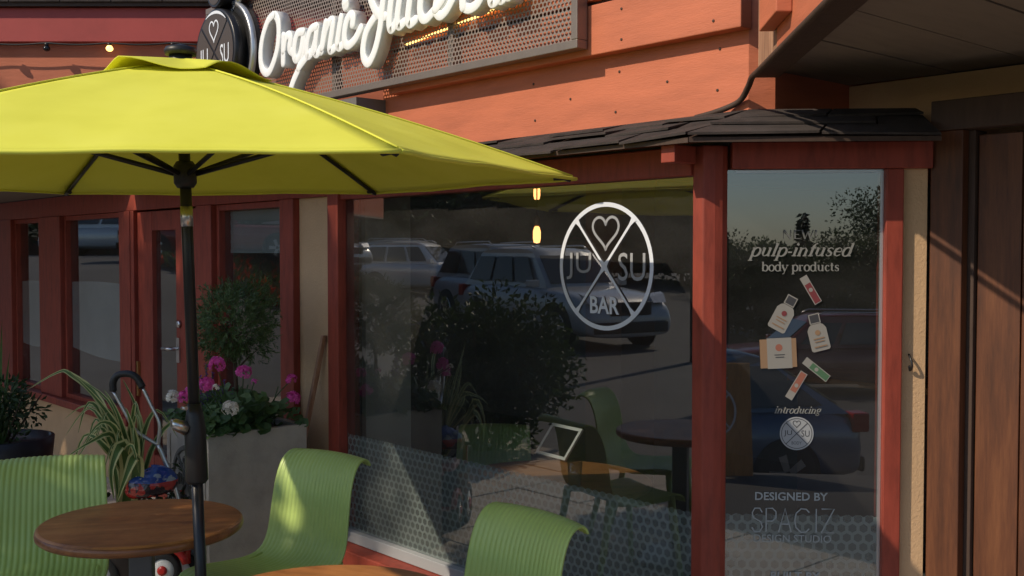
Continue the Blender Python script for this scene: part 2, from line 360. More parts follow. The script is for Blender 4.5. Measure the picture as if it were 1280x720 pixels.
LETTERS = [
  ('O', [[(-3.059, 2.98), (-3.119, 2.956), (-3.181, 2.875), (-3.206, 2.786), (-3.195, 2.707), (-3.143, 2.668), (-3.089, 2.686), (-3.027, 2.768), (-3.002, 2.855), (-3.006, 2.931), (-3.034, 2.972), (-3.059, 2.98)]]),
  ('r', [[(-2.947, 2.846), (-2.953, 2.772), (-2.957, 2.7)], [(-2.95, 2.771), (-2.933, 2.824), (-2.895, 2.847), (-2.876, 2.822), (-2.888, 2.769), (-2.856, 2.744)]]),
  ('g', [[(-2.742, 2.839), (-2.799, 2.839), (-2.831, 2.788), (-2.84, 2.729), (-2.819, 2.7), (-2.779, 2.72), (-2.749, 2.79), (-2.738, 2.838), (-2.753, 2.73), (-2.79, 2.654), (-2.847, 2.594), (-2.885, 2.544)], [(-2.79, 2.654), (-2.725, 2.693), (-2.673, 2.719)]]),
  ('a', [[(-2.605, 2.846), (-2.659, 2.836), (-2.691, 2.788), (-2.705, 2.737), (-2.688, 2.702), (-2.65, 2.716), (-2.614, 2.776), (-2.595, 2.839)], [(-2.595, 2.839), (-2.614, 2.763), (-2.619, 2.711), (-2.594, 2.701), (-2.559, 2.729)]]),
  ('n', [[(-2.511, 2.849), (-2.536, 2.784), (-2.557, 2.709)], [(-2.549, 2.728), (-2.516, 2.807), (-2.477, 2.851), (-2.445, 2.848), (-2.456, 2.791), (-2.478, 2.724), (-2.471, 2.7), (-2.435, 2.708)]]),
  ('i', [[(-2.367, 2.853), (-2.389, 2.788), (-2.406, 2.726), (-2.387, 2.704), (-2.347, 2.718)]]),
  ('dot', [[(-2.322, 2.914), (-2.32, 2.906)]]),
  ('c', [[(-2.255, 2.801), (-2.251, 2.838), (-2.274, 2.853), (-2.311, 2.826), (-2.333, 2.766), (-2.328, 2.718), (-2.294, 2.702), (-2.234, 2.726), (-2.186, 2.772)]]),
  ('J', [[(-2.107, 2.934), (-2.086, 2.881), (-2.038, 2.818), (-1.979, 2.796)], [(-1.976, 2.946), (-1.995, 2.853), (-2.017, 2.748), (-2.055, 2.657), (-2.099, 2.602), (-2.132, 2.591), (-2.163, 2.623), (-2.167, 2.679), (-2.136, 2.749), (-2.076, 2.8), (-2.011, 2.832)]]),
  ('u', [[(-1.918, 2.888), (-1.935, 2.813), (-1.942, 2.754), (-1.927, 2.725), (-1.896, 2.741), (-1.863, 2.801), (-1.842, 2.88)], [(-1.842, 2.88), (-1.863, 2.801), (-1.869, 2.749), (-1.851, 2.728), (-1.82, 2.741)]]),
  ('i', [[(-1.756, 2.882), (-1.778, 2.798), (-1.785, 2.747), (-1.767, 2.726), (-1.729, 2.738)]]),
  ('dot', [[(-1.734, 2.933), (-1.732, 2.927)]]),
  ('c', [[(-1.632, 2.842), (-1.634, 2.877), (-1.657, 2.884), (-1.684, 2.834), (-1.692, 2.778), (-1.677, 2.738), (-1.644, 2.73), (-1.6, 2.751), (-1.574, 2.764)]]),
  ('e', [[(-1.574, 2.764), (-1.526, 2.795), (-1.505, 2.836), (-1.522, 2.864), (-1.553, 2.833), (-1.574, 2.775), (-1.567, 2.743), (-1.539, 2.727), (-1.496, 2.745), (-1.453, 2.787)]]),
  ('B', [[(-1.359, 2.995), (-1.372, 2.877), (-1.374, 2.768), (-1.373, 2.738)], [(-1.359, 2.995), (-1.286, 2.99), (-1.269, 2.933), (-1.312, 2.887), (-1.355, 2.885), (-1.269, 2.873), (-1.227, 2.806), (-1.269, 2.739), (-1.329, 2.722), (-1.373, 2.738)]]),
  ('a', [[(-1.12, 2.823), (-1.16, 2.82), (-1.18, 2.782), (-1.183, 2.734), (-1.169, 2.719), (-1.14, 2.732), (-1.121, 2.776), (-1.115, 2.822), (-1.123, 2.755), (-1.12, 2.723), (-1.091, 2.734)]]),
  ('r', [[(-1.057, 2.822), (-1.067, 2.766), (-1.07, 2.73)], [(-1.065, 2.771), (-1.052, 2.81), (-1.024, 2.828), (-1.012, 2.808)]]),
]
FLAX = [
  ([(-1.84, 5.1, 0.574), (-1.839, 5.08, 0.691), (-1.898, 5.05, 0.84), (-1.98, 5.02, 0.972), (-2.096, 5.0, 1.101)], 0.022),
  ([(-1.84, 5.1, 0.574), (-1.877, 5.12, 0.764), (-1.967, 5.15, 0.938), (-2.111, 5.15, 1.044)], 0.016),
  ([(-1.851, 5.2, 0.553), (-1.824, 5.2, 0.767), (-1.847, 5.2, 0.899), (-1.909, 5.2, 1.03)], 0.02),
  ([(-1.856, 5.1, 0.558), (-1.88, 5.0, 0.785), (-1.951, 4.9, 0.774), (-2.046, 4.85, 0.711)], 0.018),
  ([(-1.812, 5.0, 0.579), (-1.804, 4.9, 0.764), (-1.838, 4.85, 0.657), (-1.827, 4.85, 0.519)], 0.03),
  ([(-1.78, 5.0, 0.579), (-1.748, 4.9, 0.706), (-1.777, 4.85, 0.611), (-1.815, 4.85, 0.503)], 0.03),
  ([(-1.856, 5.1, 0.558), (-1.987, 5.2, 0.816), (-2.076, 5.2, 0.915), (-2.132, 5.2, 0.764)], 0.018),
  ([(-1.856, 5.1, 0.558), (-2.042, 5.3, 0.834), (-2.161, 5.35, 0.877), (-2.284, 5.4, 0.801)], 0.01),
  ([(-1.856, 5.1, 0.558), (-2.019, 5.2, 0.915), (-2.164, 5.2, 1.054), (-2.229, 5.2, 1.063), (-2.374, 5.2, 0.981)], 0.016),
  ([(-1.848, 5.1, 0.558), (-1.864, 5.0, 0.801), (-1.923, 4.95, 0.856), (-1.99, 4.9, 0.756)], 0.018),
  ([(-1.84, 5.1, 0.558), (-1.836, 5.05, 0.728), (-1.863, 5.0, 0.896), (-1.924, 5.0, 1.006)], 0.02),
  ([(-1.832, 5.1, 0.558), (-1.796, 5.05, 0.728), (-1.8, 5.0, 0.848), (-1.823, 5.0, 0.92)], 0.022),
  ([(-1.856, 5.1, 0.558), (-1.928, 5.0, 0.738), (-2.022, 5.0, 0.785), (-2.087, 5.0, 0.595)], 0.016),
  ([(-1.84, 5.1, 0.541), (-1.808, 4.95, 0.7), (-1.758, 4.9, 0.756), (-1.729, 4.9, 0.632)], 0.02),
  ([(-1.848, 5.1, 0.541), (-1.972, 5.2, 0.734), (-2.064, 5.25, 0.825), (-2.087, 5.2, 0.701)], 0.015),
]
FLOWERS =  [('pink', (-1.286, 4.62, 1.16), 0.036), ('pink', (-1.202, 4.75, 1.11), 0.036), ('pink', (-1.326, 4.6, 1.077), 0.033), ('white', (-1.481, 4.62, 1.021), 0.03), ('pink', (-1.43, 4.6, 1.024), 0.026), ('white', (-1.272, 4.55, 1.069), 0.018), ('white', (-1.228, 4.62, 0.968), 0.036), ('pink', (-1.03, 4.95, 1.057), 0.026), ('pink', (-1.018, 4.92, 0.972), 0.034), ('pink', (-1.191, 4.9, 1.054), 0.015), ('pink', (-1.392, 4.6, 1.048), 0.026)]
TRIKE_GRIP= [(-1.918, 5.1, 0.985), (-1.919, 5.1, 1.026), (-1.901, 5.1, 1.058), (-1.866, 5.1, 1.069), (-1.826, 5.1, 1.064), (-1.799, 5.1, 1.042), (-1.777, 5.1, 1.002)]
TRIKE_R= [(-1.777, 5.1, 1.002), (-1.736, 5.1, 0.913), (-1.698, 5.1, 0.829), (-1.704, 5.1, 0.736), (-1.705, 5.1, 0.711)]
TRIKE_L= [(-1.918, 5.1, 0.985), (-1.852, 5.1, 0.861), (-1.811, 5.1, 0.792), (-1.704, 5.1, 0.723)]
TRIKE_STEM= [(-1.704, 5.1, 0.723), (-1.67, 5.1, 0.639), (-1.639, 5.1, 0.566)]

# ------------------------------------------------------------------ ground
def sstep(a, b, x):
    t = max(0, min(1, (x-a)/(b-a))); return t*t*(3-2*t)
def gz(x, y):
    z = 0.0
    z -= 0.72*sstep(-0.9, -2.6, y) + 0.35*sstep(-4, -14, y)     # street lies below the terrace
    d = sstep(-3.0, -6.0, x)
    z = z*(1-0.85*sstep(-4, -12, x)) - 0.02*d
    z += 0.34*sstep(-14, -30, x)*sstep(-2, 6, y) + 1.25*sstep(11.5, 15.5, y)*sstep(-11, -18, x)
    return z - 0.03
def axis(lo, hi, fine, far):
    v = [lo]; x = lo
    while x < hi:
        x += fine if -9 < x < 6 else (fine*2.5 if -40 < x < 30 else far); v.append(x)
    return v
xs = axis(-160, 160, 0.6, 12); ys = axis(-160, 160, 0.6, 12)
g = MB(); gi = [[g.P((x, y, gz(x, y))) for x in xs] for y in ys]
for j in range(len(ys)-1):
    for i in range(len(xs)-1): g.F((gi[j][i], gi[j][i+1], gi[j+1][i+1], gi[j+1][i]), True)
g.build('street', M['asphalt'], kind='structure')
# ------------------------------------------------------------------ the building (own axes: X along the shop front, Y inward)
CX, CY, RZ = 0.673, 3.70, R(-48.42)
B = thing('juice_bar_building', 'orange and rust red juice bar building with shop windows, stucco piers and wooden soffit', 'building', (CX, CY, 0), RZ)
BM = Matrix.Translation((CX, CY, 0)) @ Matrix.Rotation(RZ, 4, 'Z')
WI = BM.inverted()                       # world -> building axes
Q45 = Matrix.Rotation(R(45), 4, 'Z')     # bay axes: X along the bay pane, Y inward
def loc2w(p): return BM @ Vector(p)
def wpoly(pts): return [tuple((WI @ Vector((x, y, 0)))[:2]) for x, y in pts]
# terrace of large pavers in front of the shop
t = MB(); t.box(-8.6, 2.2, -3.2, 0.78, -0.06, -0.012); base = t.build('patio', M['concrete'], kind='structure')
base.location = (CX, CY, 0); base.rotation_euler = (0, 0, RZ)
pv = {}
for i in range(18):
    for j in range(6):
        x0 = -8.6+i*0.6; y0 = -3.2+j*0.6
        if x0+0.6 > 0.0 and y0 > -0.7: continue
        b = MB().box(x0+0.006, x0+0.594, y0+0.006, min(y0+0.594, -0.09), -0.012, 0.0+random.uniform(-0.002, 0.002))
        b.build('paver', M['paver'], base, 0.004)
# --- stucco
MB().box(-8.6, -4.96, 0.0, 0.14, -0.2, 0.44).build('lower_wall', M['stucco'], B)
MB().box(-3.92, -2.735, 0.0, 0.14, -0.2, 0.44).build('lower_wall', M['stucco'], B)
MB().box(-2.735, -2.385, -0.005, 0.14, -0.2, 2.1).build('stucco_pier', M['stucco'], B)
MB(Q45).box(0.667, 0.752, 0.0, 0.12, -0.2, 1.993).build('stucco_pier', M['stucco'], B)
MB().box(0.031, 2.6, 0.79, 0.9, 2.0, 2.296).build('stucco_wall', M['stucco'], B)
hk = MB(Q45); hk.tube(spline([(0.695, -0.004, 1.30), (0.697, -0.02, 1.285), (0.700, -0.026, 1.262), (0.697, -0.012, 1.246), (0.693, -0.018, 1.262)], 4), 0.004, 6)
hk.build('wall_hook', M['blackmetal'], B)
# --- left front: posts, sills, header
for x0, x1, z0 in ((-8.6, -7.60, 0.5), (-6.86, -6.36, 0.5), (-5.15, -4.96, 0.5), (-3.92, -3.71, 0.0), (-2.88, -2.736, 0.44)):
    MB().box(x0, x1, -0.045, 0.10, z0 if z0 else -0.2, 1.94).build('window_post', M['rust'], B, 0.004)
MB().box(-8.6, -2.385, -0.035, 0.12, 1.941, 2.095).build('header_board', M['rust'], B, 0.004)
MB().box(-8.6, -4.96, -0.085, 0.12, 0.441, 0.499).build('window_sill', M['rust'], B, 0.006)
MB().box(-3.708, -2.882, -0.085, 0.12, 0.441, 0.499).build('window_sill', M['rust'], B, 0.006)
def pane(parent, x0, x1, z0, z1, y=0.03, Mx=None, name='glass_pane'):
    m = MB(Mx); m.quad((x0, y, z0), (x1, y, z0), (x1, y, z1), (x0, y, z1))
    o = m.build(name, M['glass'], parent)
    return o
def frame(name, x0, x1, z0, z1, w=0.035, y0=-0.01, y1=0.07, mat='rust', label=None):
    m = MB()
    m.box(x0, x0+w, y0, y1, z0, z1); m.box(x1-w, x1, y0, y1, z0, z1)
    m.box(x0+w, x1-w, y0+0.002, y1-0.002, z1-w, z1); m.box(x0+w, x1-w, y0+0.002, y1-0.002, z0, z0+w)
    return m.build(name, M[mat], B, 0.003)
def frost(parent, x0, x1, zb0, zb1, zt, y=0.036):
    """frosted film with a slightly curved lower edge"""
    m = MB(); n = 8; lo = []; hi = []
    for k in range(n+1):
        u = k/n; x = x0+(x1-x0)*u
        lo.append(m.P((x, y, zb0+(zb1-zb0)*u-0.02*math.sin(math.pi*u)))); hi.append(m.P((x, y, zt+0.012*math.sin(math.pi*u))))
    for k in range(n): m.F((lo[k], lo[k+1], hi[k+1], hi[k]))
    return m.build('frosted_film', M['frost'], parent)
w = frame('facade_window', -7.598, -6.862, 0.5, 1.939); pane(w, -7.563, -6.897, 0.535, 1.904); frost(w, -7.56, -6.90, 0.86, 0.87, 1.40)
w['label'] = 'narrow window with frosted film at far left'
w = frame('facade_window', -6.358, -5.152, 0.5, 1.939); pane(w, -6.323, -5.187, 0.535, 1.904); frost(w, -6.32, -5.19, 0.90, 0.86, 1.42)
m = MB(); m.box(-5.26, -5.215, 0.040, 0.046, 1.50, 1.64); tg = m.build('red_tag', M['trikered'], w)
w['label'] = 'wide window with frosted film beside the door'
w = frame('facade_window', -3.708, -2.882, 0.5, 1.939); pane(w, -3.673, -2.917, 0.535, 1.904)
m = MB()
for k in range(9):
    z1 = 1.90-k*0.028; m.box(-3.66, -2.93, 0.06+0.002*(k % 2), 0.066+0.002*(k % 2), z1-0.0275, z1)
m.build('roller_blind', M['frost'], w); w['label'] = 'window with a half lowered blind behind the topiary'
# --- entrance door
dm = MB()
dm.box(-4.90, -4.66, -0.012, 0.05, -0.18, 1.93); dm.box(-4.285, -3.925, -0.012, 0.05, -0.18, 1.93)
dm.box(-4.66, -4.285, -0.010, 0.048, 1.80, 1.93); dm.box(-4.66, -4.285, -0.010, 0.048, -0.18, 0.28)
door = dm.build('entrance_door', M['rust'], B, 0.004); pane(door, -4.66, -4.285, 0.28, 1.80, 0.02)
m = MB(); m.box(-4.27, -4.225, -0.022, -0.0125, 0.94, 1.10); m.tube([(-4.247, -0.02, 1.03), (-4.247, -0.075, 1.03), (-4.35, -0.08, 1.028)], 0.011, 8); m.build('door_handle', M['chrome'], door)
m = MB(); m.lathe([(0.024, -0.013), (0.024, -0.028), (0.012, -0.032)], 16, (-4.23, 0, 1.19), 'Y'); m.build('door_lock', M['chrome'], door)
m = MB(); m.box(-4.905, -4.872, -0.03, -0.0125, 0.66, 0.90); m.build('brass_plate', M['brass'], door)
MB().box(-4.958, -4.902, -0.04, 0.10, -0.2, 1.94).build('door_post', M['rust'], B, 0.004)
# --- main shop window
fm = MB()
fm.box(-2.383, -2.285, -0.05, 0.08, 0.05, 2.02); fm.box(-2.285, -0.040, -0.035, 0.08, 1.918, 2.02)
sw = fm.build('shop_window', M['rust'], B, 0.004); sw['label'] = 'large shop window with a round white logo and dotted film'
MB().box(-2.285, -0.040, -0.035, 0.08, 0.19, 0.243).build('bottom_rail', M['vinyl'], sw, 0.003)
MB().box(-2.44, -0.05, -0.13, 0.10, 0.08, 0.188).build('window_sill', M['rust'], sw, 0.006)
MB().box(-2.383, -0.040, -0.02, 0.12, -0.2, 0.079).build('kick_board', M['rust'], sw, 0.003)
pane(sw, -2.285, -0.040, 0.243, 1.918, 0.0)
def film(parent, x0, x1, z0, z1, rot=0.0, y=0.006):
    """perforated film whose top edge follows the row of dots"""
    m = MB(); n = max(8, int((x1-x0)/0.0127)); lo = []; hi = []
    for k in range(n+1):
        x = x0+(x1-x0)*k/n; lo.append(m.P((x, y, z0))); hi.append(m.P((x, y, z1+0.0045*math.cos(2*math.pi*x/0.038))))
    for k in range(n): m.F((lo[k], lo[k+1], hi[k+1], hi[k]))
    o = m.build('privacy_film', M['film'], parent); o.rotation_euler = (0, 0, rot); return o
film(sw, -2.284, -0.041, 0.244, 0.728)
# --- lettering tools
def text_mb(txt, width=None, height=None, font=None, shear=0.0, bold=0.0, spacing=1.0):
    cu = bpy.data.curves.new('lettering', 'FONT'); cu.body = txt; cu.size = 1.0; cu.shear = shear; cu.offset = bold; cu.space_character = spacing
    cu.resolution_u = 3; cu.fill_mode = 'FRONT'
    o = bpy.data.objects.new('lettering', cu); COL.objects.link(o)
    dg = bpy.context.evaluated_depsgraph_get(); me = bpy.data.meshes.new_from_object(o.evaluated_get(dg))
    vs_ = [v.co.copy() for v in me.vertices]; fs = [tuple(p.vertices) for p in me.polygons]
    bpy.data.objects.remove(o); bpy.data.curves.remove(cu); bpy.data.meshes.remove(me)
    x0 = min(v.x for v in vs_); x1 = max(v.x for v in vs_); y0 = min(v.y for v in vs_); y1 = max(v.y for v in vs_)
    sx = (width/(x1-x0)) if width else None; sy = (height/(y1-y0)) if height else None
    sx = sx or sy; sy = sy or sx
    return [((v.x-(x0+x1)/2)*sx, (v.y-(y0+y1)/2)*sy) for v in vs_], fs
def put_text(m, txt, cx, cz, y, **k):
    vs_, fs = text_mb(txt, **k)
    ids = [m.P((cx+a, y, cz+b)) for a, b in vs_]
    for f in fs: m.F([ids[i] for i in f])
def ribbon(m, pts, w, y, closed=False):
    """flat stroke of width w (a number or one per point) in the XZ plane"""
    pts = [Vector((p[0], p[1])) for p in pts]; n = len(pts); L = []; Rr = []
    for i, p in enumerate(pts):
        a = pts[(i-1) % n] if closed or i > 0 else p; b = pts[(i+1) % n] if closed or i < n-1 else p
        t_ = (b-a)
        if t_.length < 1e-9: t_ = Vector((1, 0))
        t_.normalize(); nn = Vector((-t_.y, t_.x)); ww = (w[i] if hasattr(w, '__len__') else w)/2
        l = p+nn*ww; r = p-nn*ww; L.append(m.P((l.x, y, l.y))); Rr.append(m.P((r.x, y, r.y)))
    for i in range(n if closed else n-1): m.F((L[i], L[(i+1) % n], Rr[(i+1) % n], Rr[i]))
def heart(cx, cz, w, h, n=40):
    out = []
    for k in range(n):
        a = 2*math.pi*k/n; x = 16*math.sin(a)**3/32; z = (13*math.cos(a)-5*math.cos(2*a)-2*math.cos(3*a)-math.cos(4*a))/29
        out.append((cx+x*w, cz+(z+0.09)*h))
    return out
def ellipse(cx, cz, rx, rz, n=64): return [(cx+rx*math.cos(2*math.pi*k/n), cz+rz*math.sin(2*math.pi*k/n)) for k in range(n)]
# round logo on the big pane
lx, lz, lr = -0.479, 1.598, 0.236
m = MB(); ribbon(m, ellipse(lx, lz, lr, lr), 0.017, -0.003, True); m.build('logo_ring', M['white'], sw)
m = MB()
for ax, az in ((-1, 1), (1, 1), (-1, -1), (1, -1)):
    d = Vector((0.645*ax, 0.77*az)); d.normalize()
    ptsr = [Vector((lx, lz))+d*(lr*u) for u in (0.0, 0.06, 0.14, 0.5, 0.86, 0.95, 1.0)]
    ribbon(m, ptsr, [0.030, 0.018, 0.0105, 0.010, 0.0105, 0.02, 0.034], -0.0045-0.0004*(ax > 0)-0.0008*(az > 0))
m.build('logo_cross', M['white'], sw)
m = MB(); ribbon(m, heart(lx+0.006, lz+0.125, 0.135, 0.125), 0.0105, -0.0045, True); m.build('logo_heart', M['vinyl'], sw)
m = MB(); put_text(m, 'JU', lx-0.138, lz, -0.0035, width=0.135, height=0.105); m.build('logo_lettering', M['vinyl'], sw)
m = MB(); put_text(m, 'SU', lx+0.138, lz, -0.0035, width=0.135, height=0.105); m.build('logo_lettering', M['vinyl'], sw)
m = MB(); put_text(m, 'BAR', lx, lz-0.148, -0.0035, width=0.152, height=0.066, bold=0.022); m.build('logo_lettering', M['white'], sw)
# --- corner post between the two panes
MB().prism([(-0.039, -0.024), (0.008, -0.024), (0.036, 0.004), (0.050, 0.028), (0.054, 0.05), (0.02, 0.09), (-0.039, 0.09)], -0.2, 2.02).build('corner_post', M['rust'], B, 0.004)
m = MB(); m.box(-0.06, 0.0, -0.17, -0.056, 1.955, 2.015); m.build('rafter_tail', M['rust'], B, 0.003)
# --- bay window
fm = MB(Q45)
fm.box(0.605, 0.665, -0.03, 0.08, -0.2, 1.937); fm.box(0.085, 0.76, -0.034, 0.08, 1.938, 2.03); 
cw = fm.build('bay_window', M['rust'], B, 0.004); cw['label'] = 'narrow corner window with product stickers and lettering'
fm = MB(Q45); fm.box(0.10, 0.605, -0.025, 0.08, 0.15, 0.243); fm.build('bottom_rail', M['rust'], cw, 0.004)
fm = MB(Q45); fm.box(0.10, 0.605, -0.005, 0.10, -0.2, 0.149); fm.build('kick_board', M['rust'], cw, 0.004)
fm = MB(Q45); fm.box(0.594, 0.604, -0.004, 0.012, 0.244, 1.932); fm.box(0.10, 0.594, -0.004, 0.012, 1.925, 1.934); fm.build('glazing_bead', M['silver'], cw)
pane(cw, 0.066, 0.604, 0.243, 1.936, 0.0, Q45)
film(cw, 0.07, 0.603, 0.244, 0.735, R(45))
# serif lettering drawn stroke by stroke
TK, TN = 0.24, 0.10
def bowl(cx, rx, top=1.0, bot=0.0): return [(cx+rx*math.cos(a), (top+bot)/2+(top-bot)/2*math.sin(a)) for a in [2*math.pi*k/14 for k in range(15)]]
def bw(): return [TN+(TK-TN)*abs(math.cos(2*math.pi*k/14)) for k in range(15)]
SERIF = {
 'p': (0.92, [([(.18, -.5), (.18, 1)], TK), (bowl(.48, .34), bw()), ([(-.02, -.47), (.40, -.47)], TN), ([(0, .95), (.18, .95)], TN)]),
 'b': (0.92, [([(.18, 0), (.18, 1.5)], TK), (bowl(.48, .34), bw()), ([(0, 1.45), (.18, 1.45)], TN)]),
 'd': (0.96, [([(.72, 0), (.72, 1.5)], TK), (bowl(.42, .34), bw()), ([(.54, 1.45), (.72, 1.45)], TN), ([(.72, .05), (.92, .05)], TN)]),
 'o': (0.84, [(bowl(.42, .34), bw())]),
 'u': (1.0, [([(.2, 1), (.2, .3), (.32, .06), (.5, .05), (.72, .3)], [TK, TK, TN, TN, TN]), ([(.74, 1), (.74, 0)], TK), ([(.02, .95), (.2, .95)], TN), ([(.56, .95), (.74, .95)], TN), ([(.74, .05), (.94, .05)], TN)]),
 'l': (0.5, [([(.24, 0), (.24, 1.5)], TK), ([(.06, 1.45), (.24, 1.45)], TN), ([(.04, .05), (.46, .05)], TN)]),
 'i': (0.5, [([(.24, 0), (.24, 1)], TK), ([(.24, 1.24), (.24, 1.48)], TK), ([(.06, .95), (.24, .95)], TN), ([(.04, .05), (.46, .05)], TN)]),
 '-': (0.5, [([(.06, .46), (.44, .46)], 0.16)]),
 'n': (1.0, [([(.2, 0), (.2, 1)], TK), ([(.2, .68), (.38, .92), (.58, .94), (.74, .7), (.74, 0)], [TN, TN, TN, TK, TK]), ([(.02, .95), (.2, .95)], TN), ([(.03, .05), (.38, .05)], TN), ([(.56, .05), (.92, .05)], TN)]),
 'f': (0.56, [([(.26, 0), (.26, 1.15), (.38, 1.42), (.56, 1.44)], [TK, TK, TN, TN]), ([(.04, .95), (.54, .95)], TN), ([(.04, .05), (.5, .05)], TN)]),
 's': (0.72, [([(.60, .78), (.52, .93), (.34, .97), (.16, .86), (.17, .68), (.36, .53), (.55, .36), (.57, .15), (.38, .03), (.18, .08), (.1, .26)], [TN, TN, TN, .16, TK, TK, TK, .16, TN, TN, TN])]),
 'e': (0.8, [([(.12, .52), (.7, .52)], TN), ([(.7, .55), (.64, .86), (.42, .98), (.18, .78), (.13, .48), (.2, .18), (.44, .02), (.7, .2)], [TN, TN, TN, TK, TK, TK, TN, TN])]),
 'y': (0.86, [([(.06, 1), (.42, .02)], TK), ([(.8, 1), (.42, 0), (.28, -.42), (.08, -.46)], TN), ([(-.02, .95), (.32, .95)], TN), ([(.6, .95), (.92, .95)], TN)]),
 'r': (0.72, [([(.2, 0), (.2, 1)], TK), ([(.2, .62), (.36, .92), (.62, .9)], [TN, TN, .2]), ([(.02, .95), (.2, .95)], TN), ([(.03, .05), (.42, .05)], TN)]),
 't': (0.58, [([(.25, 1.32), (.25, .2), (.36, .04), (.54, .1)], [TK, TK, TN, TN]), ([(.04, .95), (.52, .95)], TN)]),
 'c': (0.74, [([(.62, .76), (.46, .96), (.28, .92), (.13, .6), (.15, .3), (.32, .04), (.52, .06), (.66, .22)], [.18, TN, .16, TK, TK, .16, TN, TN])]),
 'g': (0.84, [(bowl(.40, .29, 1.0, .36), bw()), ([(.3, .36), (.16, .2), (.34, .08), (.62, .02), (.68, -.22), (.44, -.44), (.14, -.36), (.12, -.14), (.3, .04)], .11), ([(.6, .92), (.8, 1.0)], TN)]),
 'N': (1.3, [([(.2, 0), (.2, 1.4)], TN), ([(.2, 1.4), (1.05, 0)], TK), ([(1.05, 0), (1.05, 1.4)], TN)]),
 'E': (1.05, [([(.25, 0), (.25, 1.4)], TK), ([(.25, 1.35), (.9, 1.35)], TN), ([(.25, .7), (.75, .7)], TN), ([(.25, .05), (.92, .05)], TN)]),
 'W': (1.6, [([(.08, 1.4), (.45, 0)], TK), ([(.45, 0), (.8, 1.2)], TN), ([(.8, 1.2), (1.12, 0)], TK), ([(1.12, 0), (1.48, 1.4)], TN)]),
 '!': (0.4, [([(.2, 1.4), (.2, .45)], TK), ([(.2, .2), (.2, 0)], TK)]),
 ' ': (0.5, [])}
def serif(m, txt, cx, cz, width, xh, y, shear=0.0):
    tot = sum(SERIF[c][0] for c in txt); sx = width/tot; x = 0; k = 0
    for c in txt:
        adv, st = SERIF[c]
        for pts, wd in st:
            q = [(cx-width/2+(x+px+shear*(pz-0.4))*sx, cz+(pz-0.5)*xh) for px, pz in pts]
            ww = [v*(sx+xh)/2 for v in wd] if hasattr(wd, '__len__') else wd*(sx+xh)/2
            ribbon(m, q, ww, y-0.00015*(k % 7)); k += 1
        x += adv
def SZ(a, b): return 0.061+(a-905)*0.00272, 1.935-(b-213)*0.00279      # artwork grid of the sticker sheet -> metres on the pane
def on45(m, name, mats, parent=cw, **k):
    o = m.build(name, mats, parent, **k); o.rotation_euler = (0, 0, R(45)); return o
m = MB(); s, z = SZ(1001, 294); serif(m, 'NEW!', s, z, 0.12, 0.022, -0.004); on45(m, 'window_lettering', M['vinylworn']); m = MB(); s, z = SZ(1003, 314); serif(m, 'pulp-infused', s, z, 0.345, 0.030, -0.004, 0.32)
s, z = SZ(1002, 334); serif(m, 'body products', s, z, 0.265, 0.0215, -0.004); on45(m, 'window_lettering', M['vinyldull'])
m = MB(); s, z = SZ(1000, 512); serif(m, 'introducing', s, z, 0.158, 0.0165, -0.004, 0.32); on45(m, 'window_lettering', M['vinyldull'])
m = MB(); s, z = SZ(993, 619); put_text(m, 'DESIGNED BY', s, z, -0.004, width=0.25, height=0.029, bold=0.02); on45(m, 'window_lettering', M['vinyldim'])
m = MB(); s0, z0 = SZ(942, 664); H = 0.083; W_ = 0.040
SP = {'S': [[(.9, .82), (.7, 1), (.3, 1), (.1, .8), (.2, .6), (.8, .42), (.92, .2), (.7, 0), (.3, 0), (.08, .18)]], 'P': [[(.1, 0), (.1, 1), (.6, 1), (.88, .86), (.88, .6), (.6, .46), (.1, .46)]],
      'A': [[(0, 0), (.5, 1), (1, 0)], [(.2, .34), (.8, .34)]], 'C': [[(1.25, .84), (1.0, .98), (.6, 1), (.2, .8), (.1, .5), (.2, .2), (.6, 0), (1.0, .02), (1.25, .16)]], 'I': [[(.3, 0), (.3, 1)]], 'Z': [[(0, 1), (1, 1), (0, 0), (1, 0)]]}
x = 0
for c, adv in zip('SPACIZ', (1.12, 1.1, 1.18, 1.5, .72, 1.2)):
    for st in SP[c]: ribbon(m, [(s0+(x+a)*W_*1.08, z0+b*H) for a, b in st], 0.0046, -0.004)
    x += adv
on45(m, 'window_lettering', M['vinyldim'])
m = MB(); s, z = SZ(995, 672); put_text(m, 'DESIGN STUDIO', s, z, -0.004, width=0.265, height=0.026); on45(m, 'window_lettering', M['vinyldim'])
m = MB(); s, z = SZ(999, 719); put_text(m, 'BUILT BY', s, z, -0.004, width=0.17, height=0.028, bold=0.02); on45(m, 'window_lettering', M['vinyldim'])
# small round seal
M['sealdark'] = plain('seal_ink', (0.05, 0.05, 0.055), 0.6)
s, z = SZ(999, 540); m = MB(); ids = [m.P((a, -0.0035, b)) for a, b in ellipse(s, z, 0.058, 0.058, 40)]; m.F(ids)
m.m = 1
ribbon(m, ellipse(s, z, 0.052, 0.052, 40), 0.0022, -0.0042, True)
for sg in (-1, 1): ribbon(m, [(s-0.037, z-0.037*sg), (s+0.037, z+0.037*sg)], 0.0026, -0.0044-0.0002*sg)
ribbon(m, heart(s, z+0.032, 0.026, 0.024, 24), 0.0024, -0.0042, True)
put_text(m, 'JU', s-0.030, z, -0.0042, width=0.028, height=0.022); put_text(m, 'SU', s+0.030, z, -0.0042, width=0.028, height=0.022); put_text(m, 'BODY', s, z-0.033, -0.0042, width=0.034, height=0.011)
on45(m, 'round_seal', [M['vinyl'], M['sealdark']])
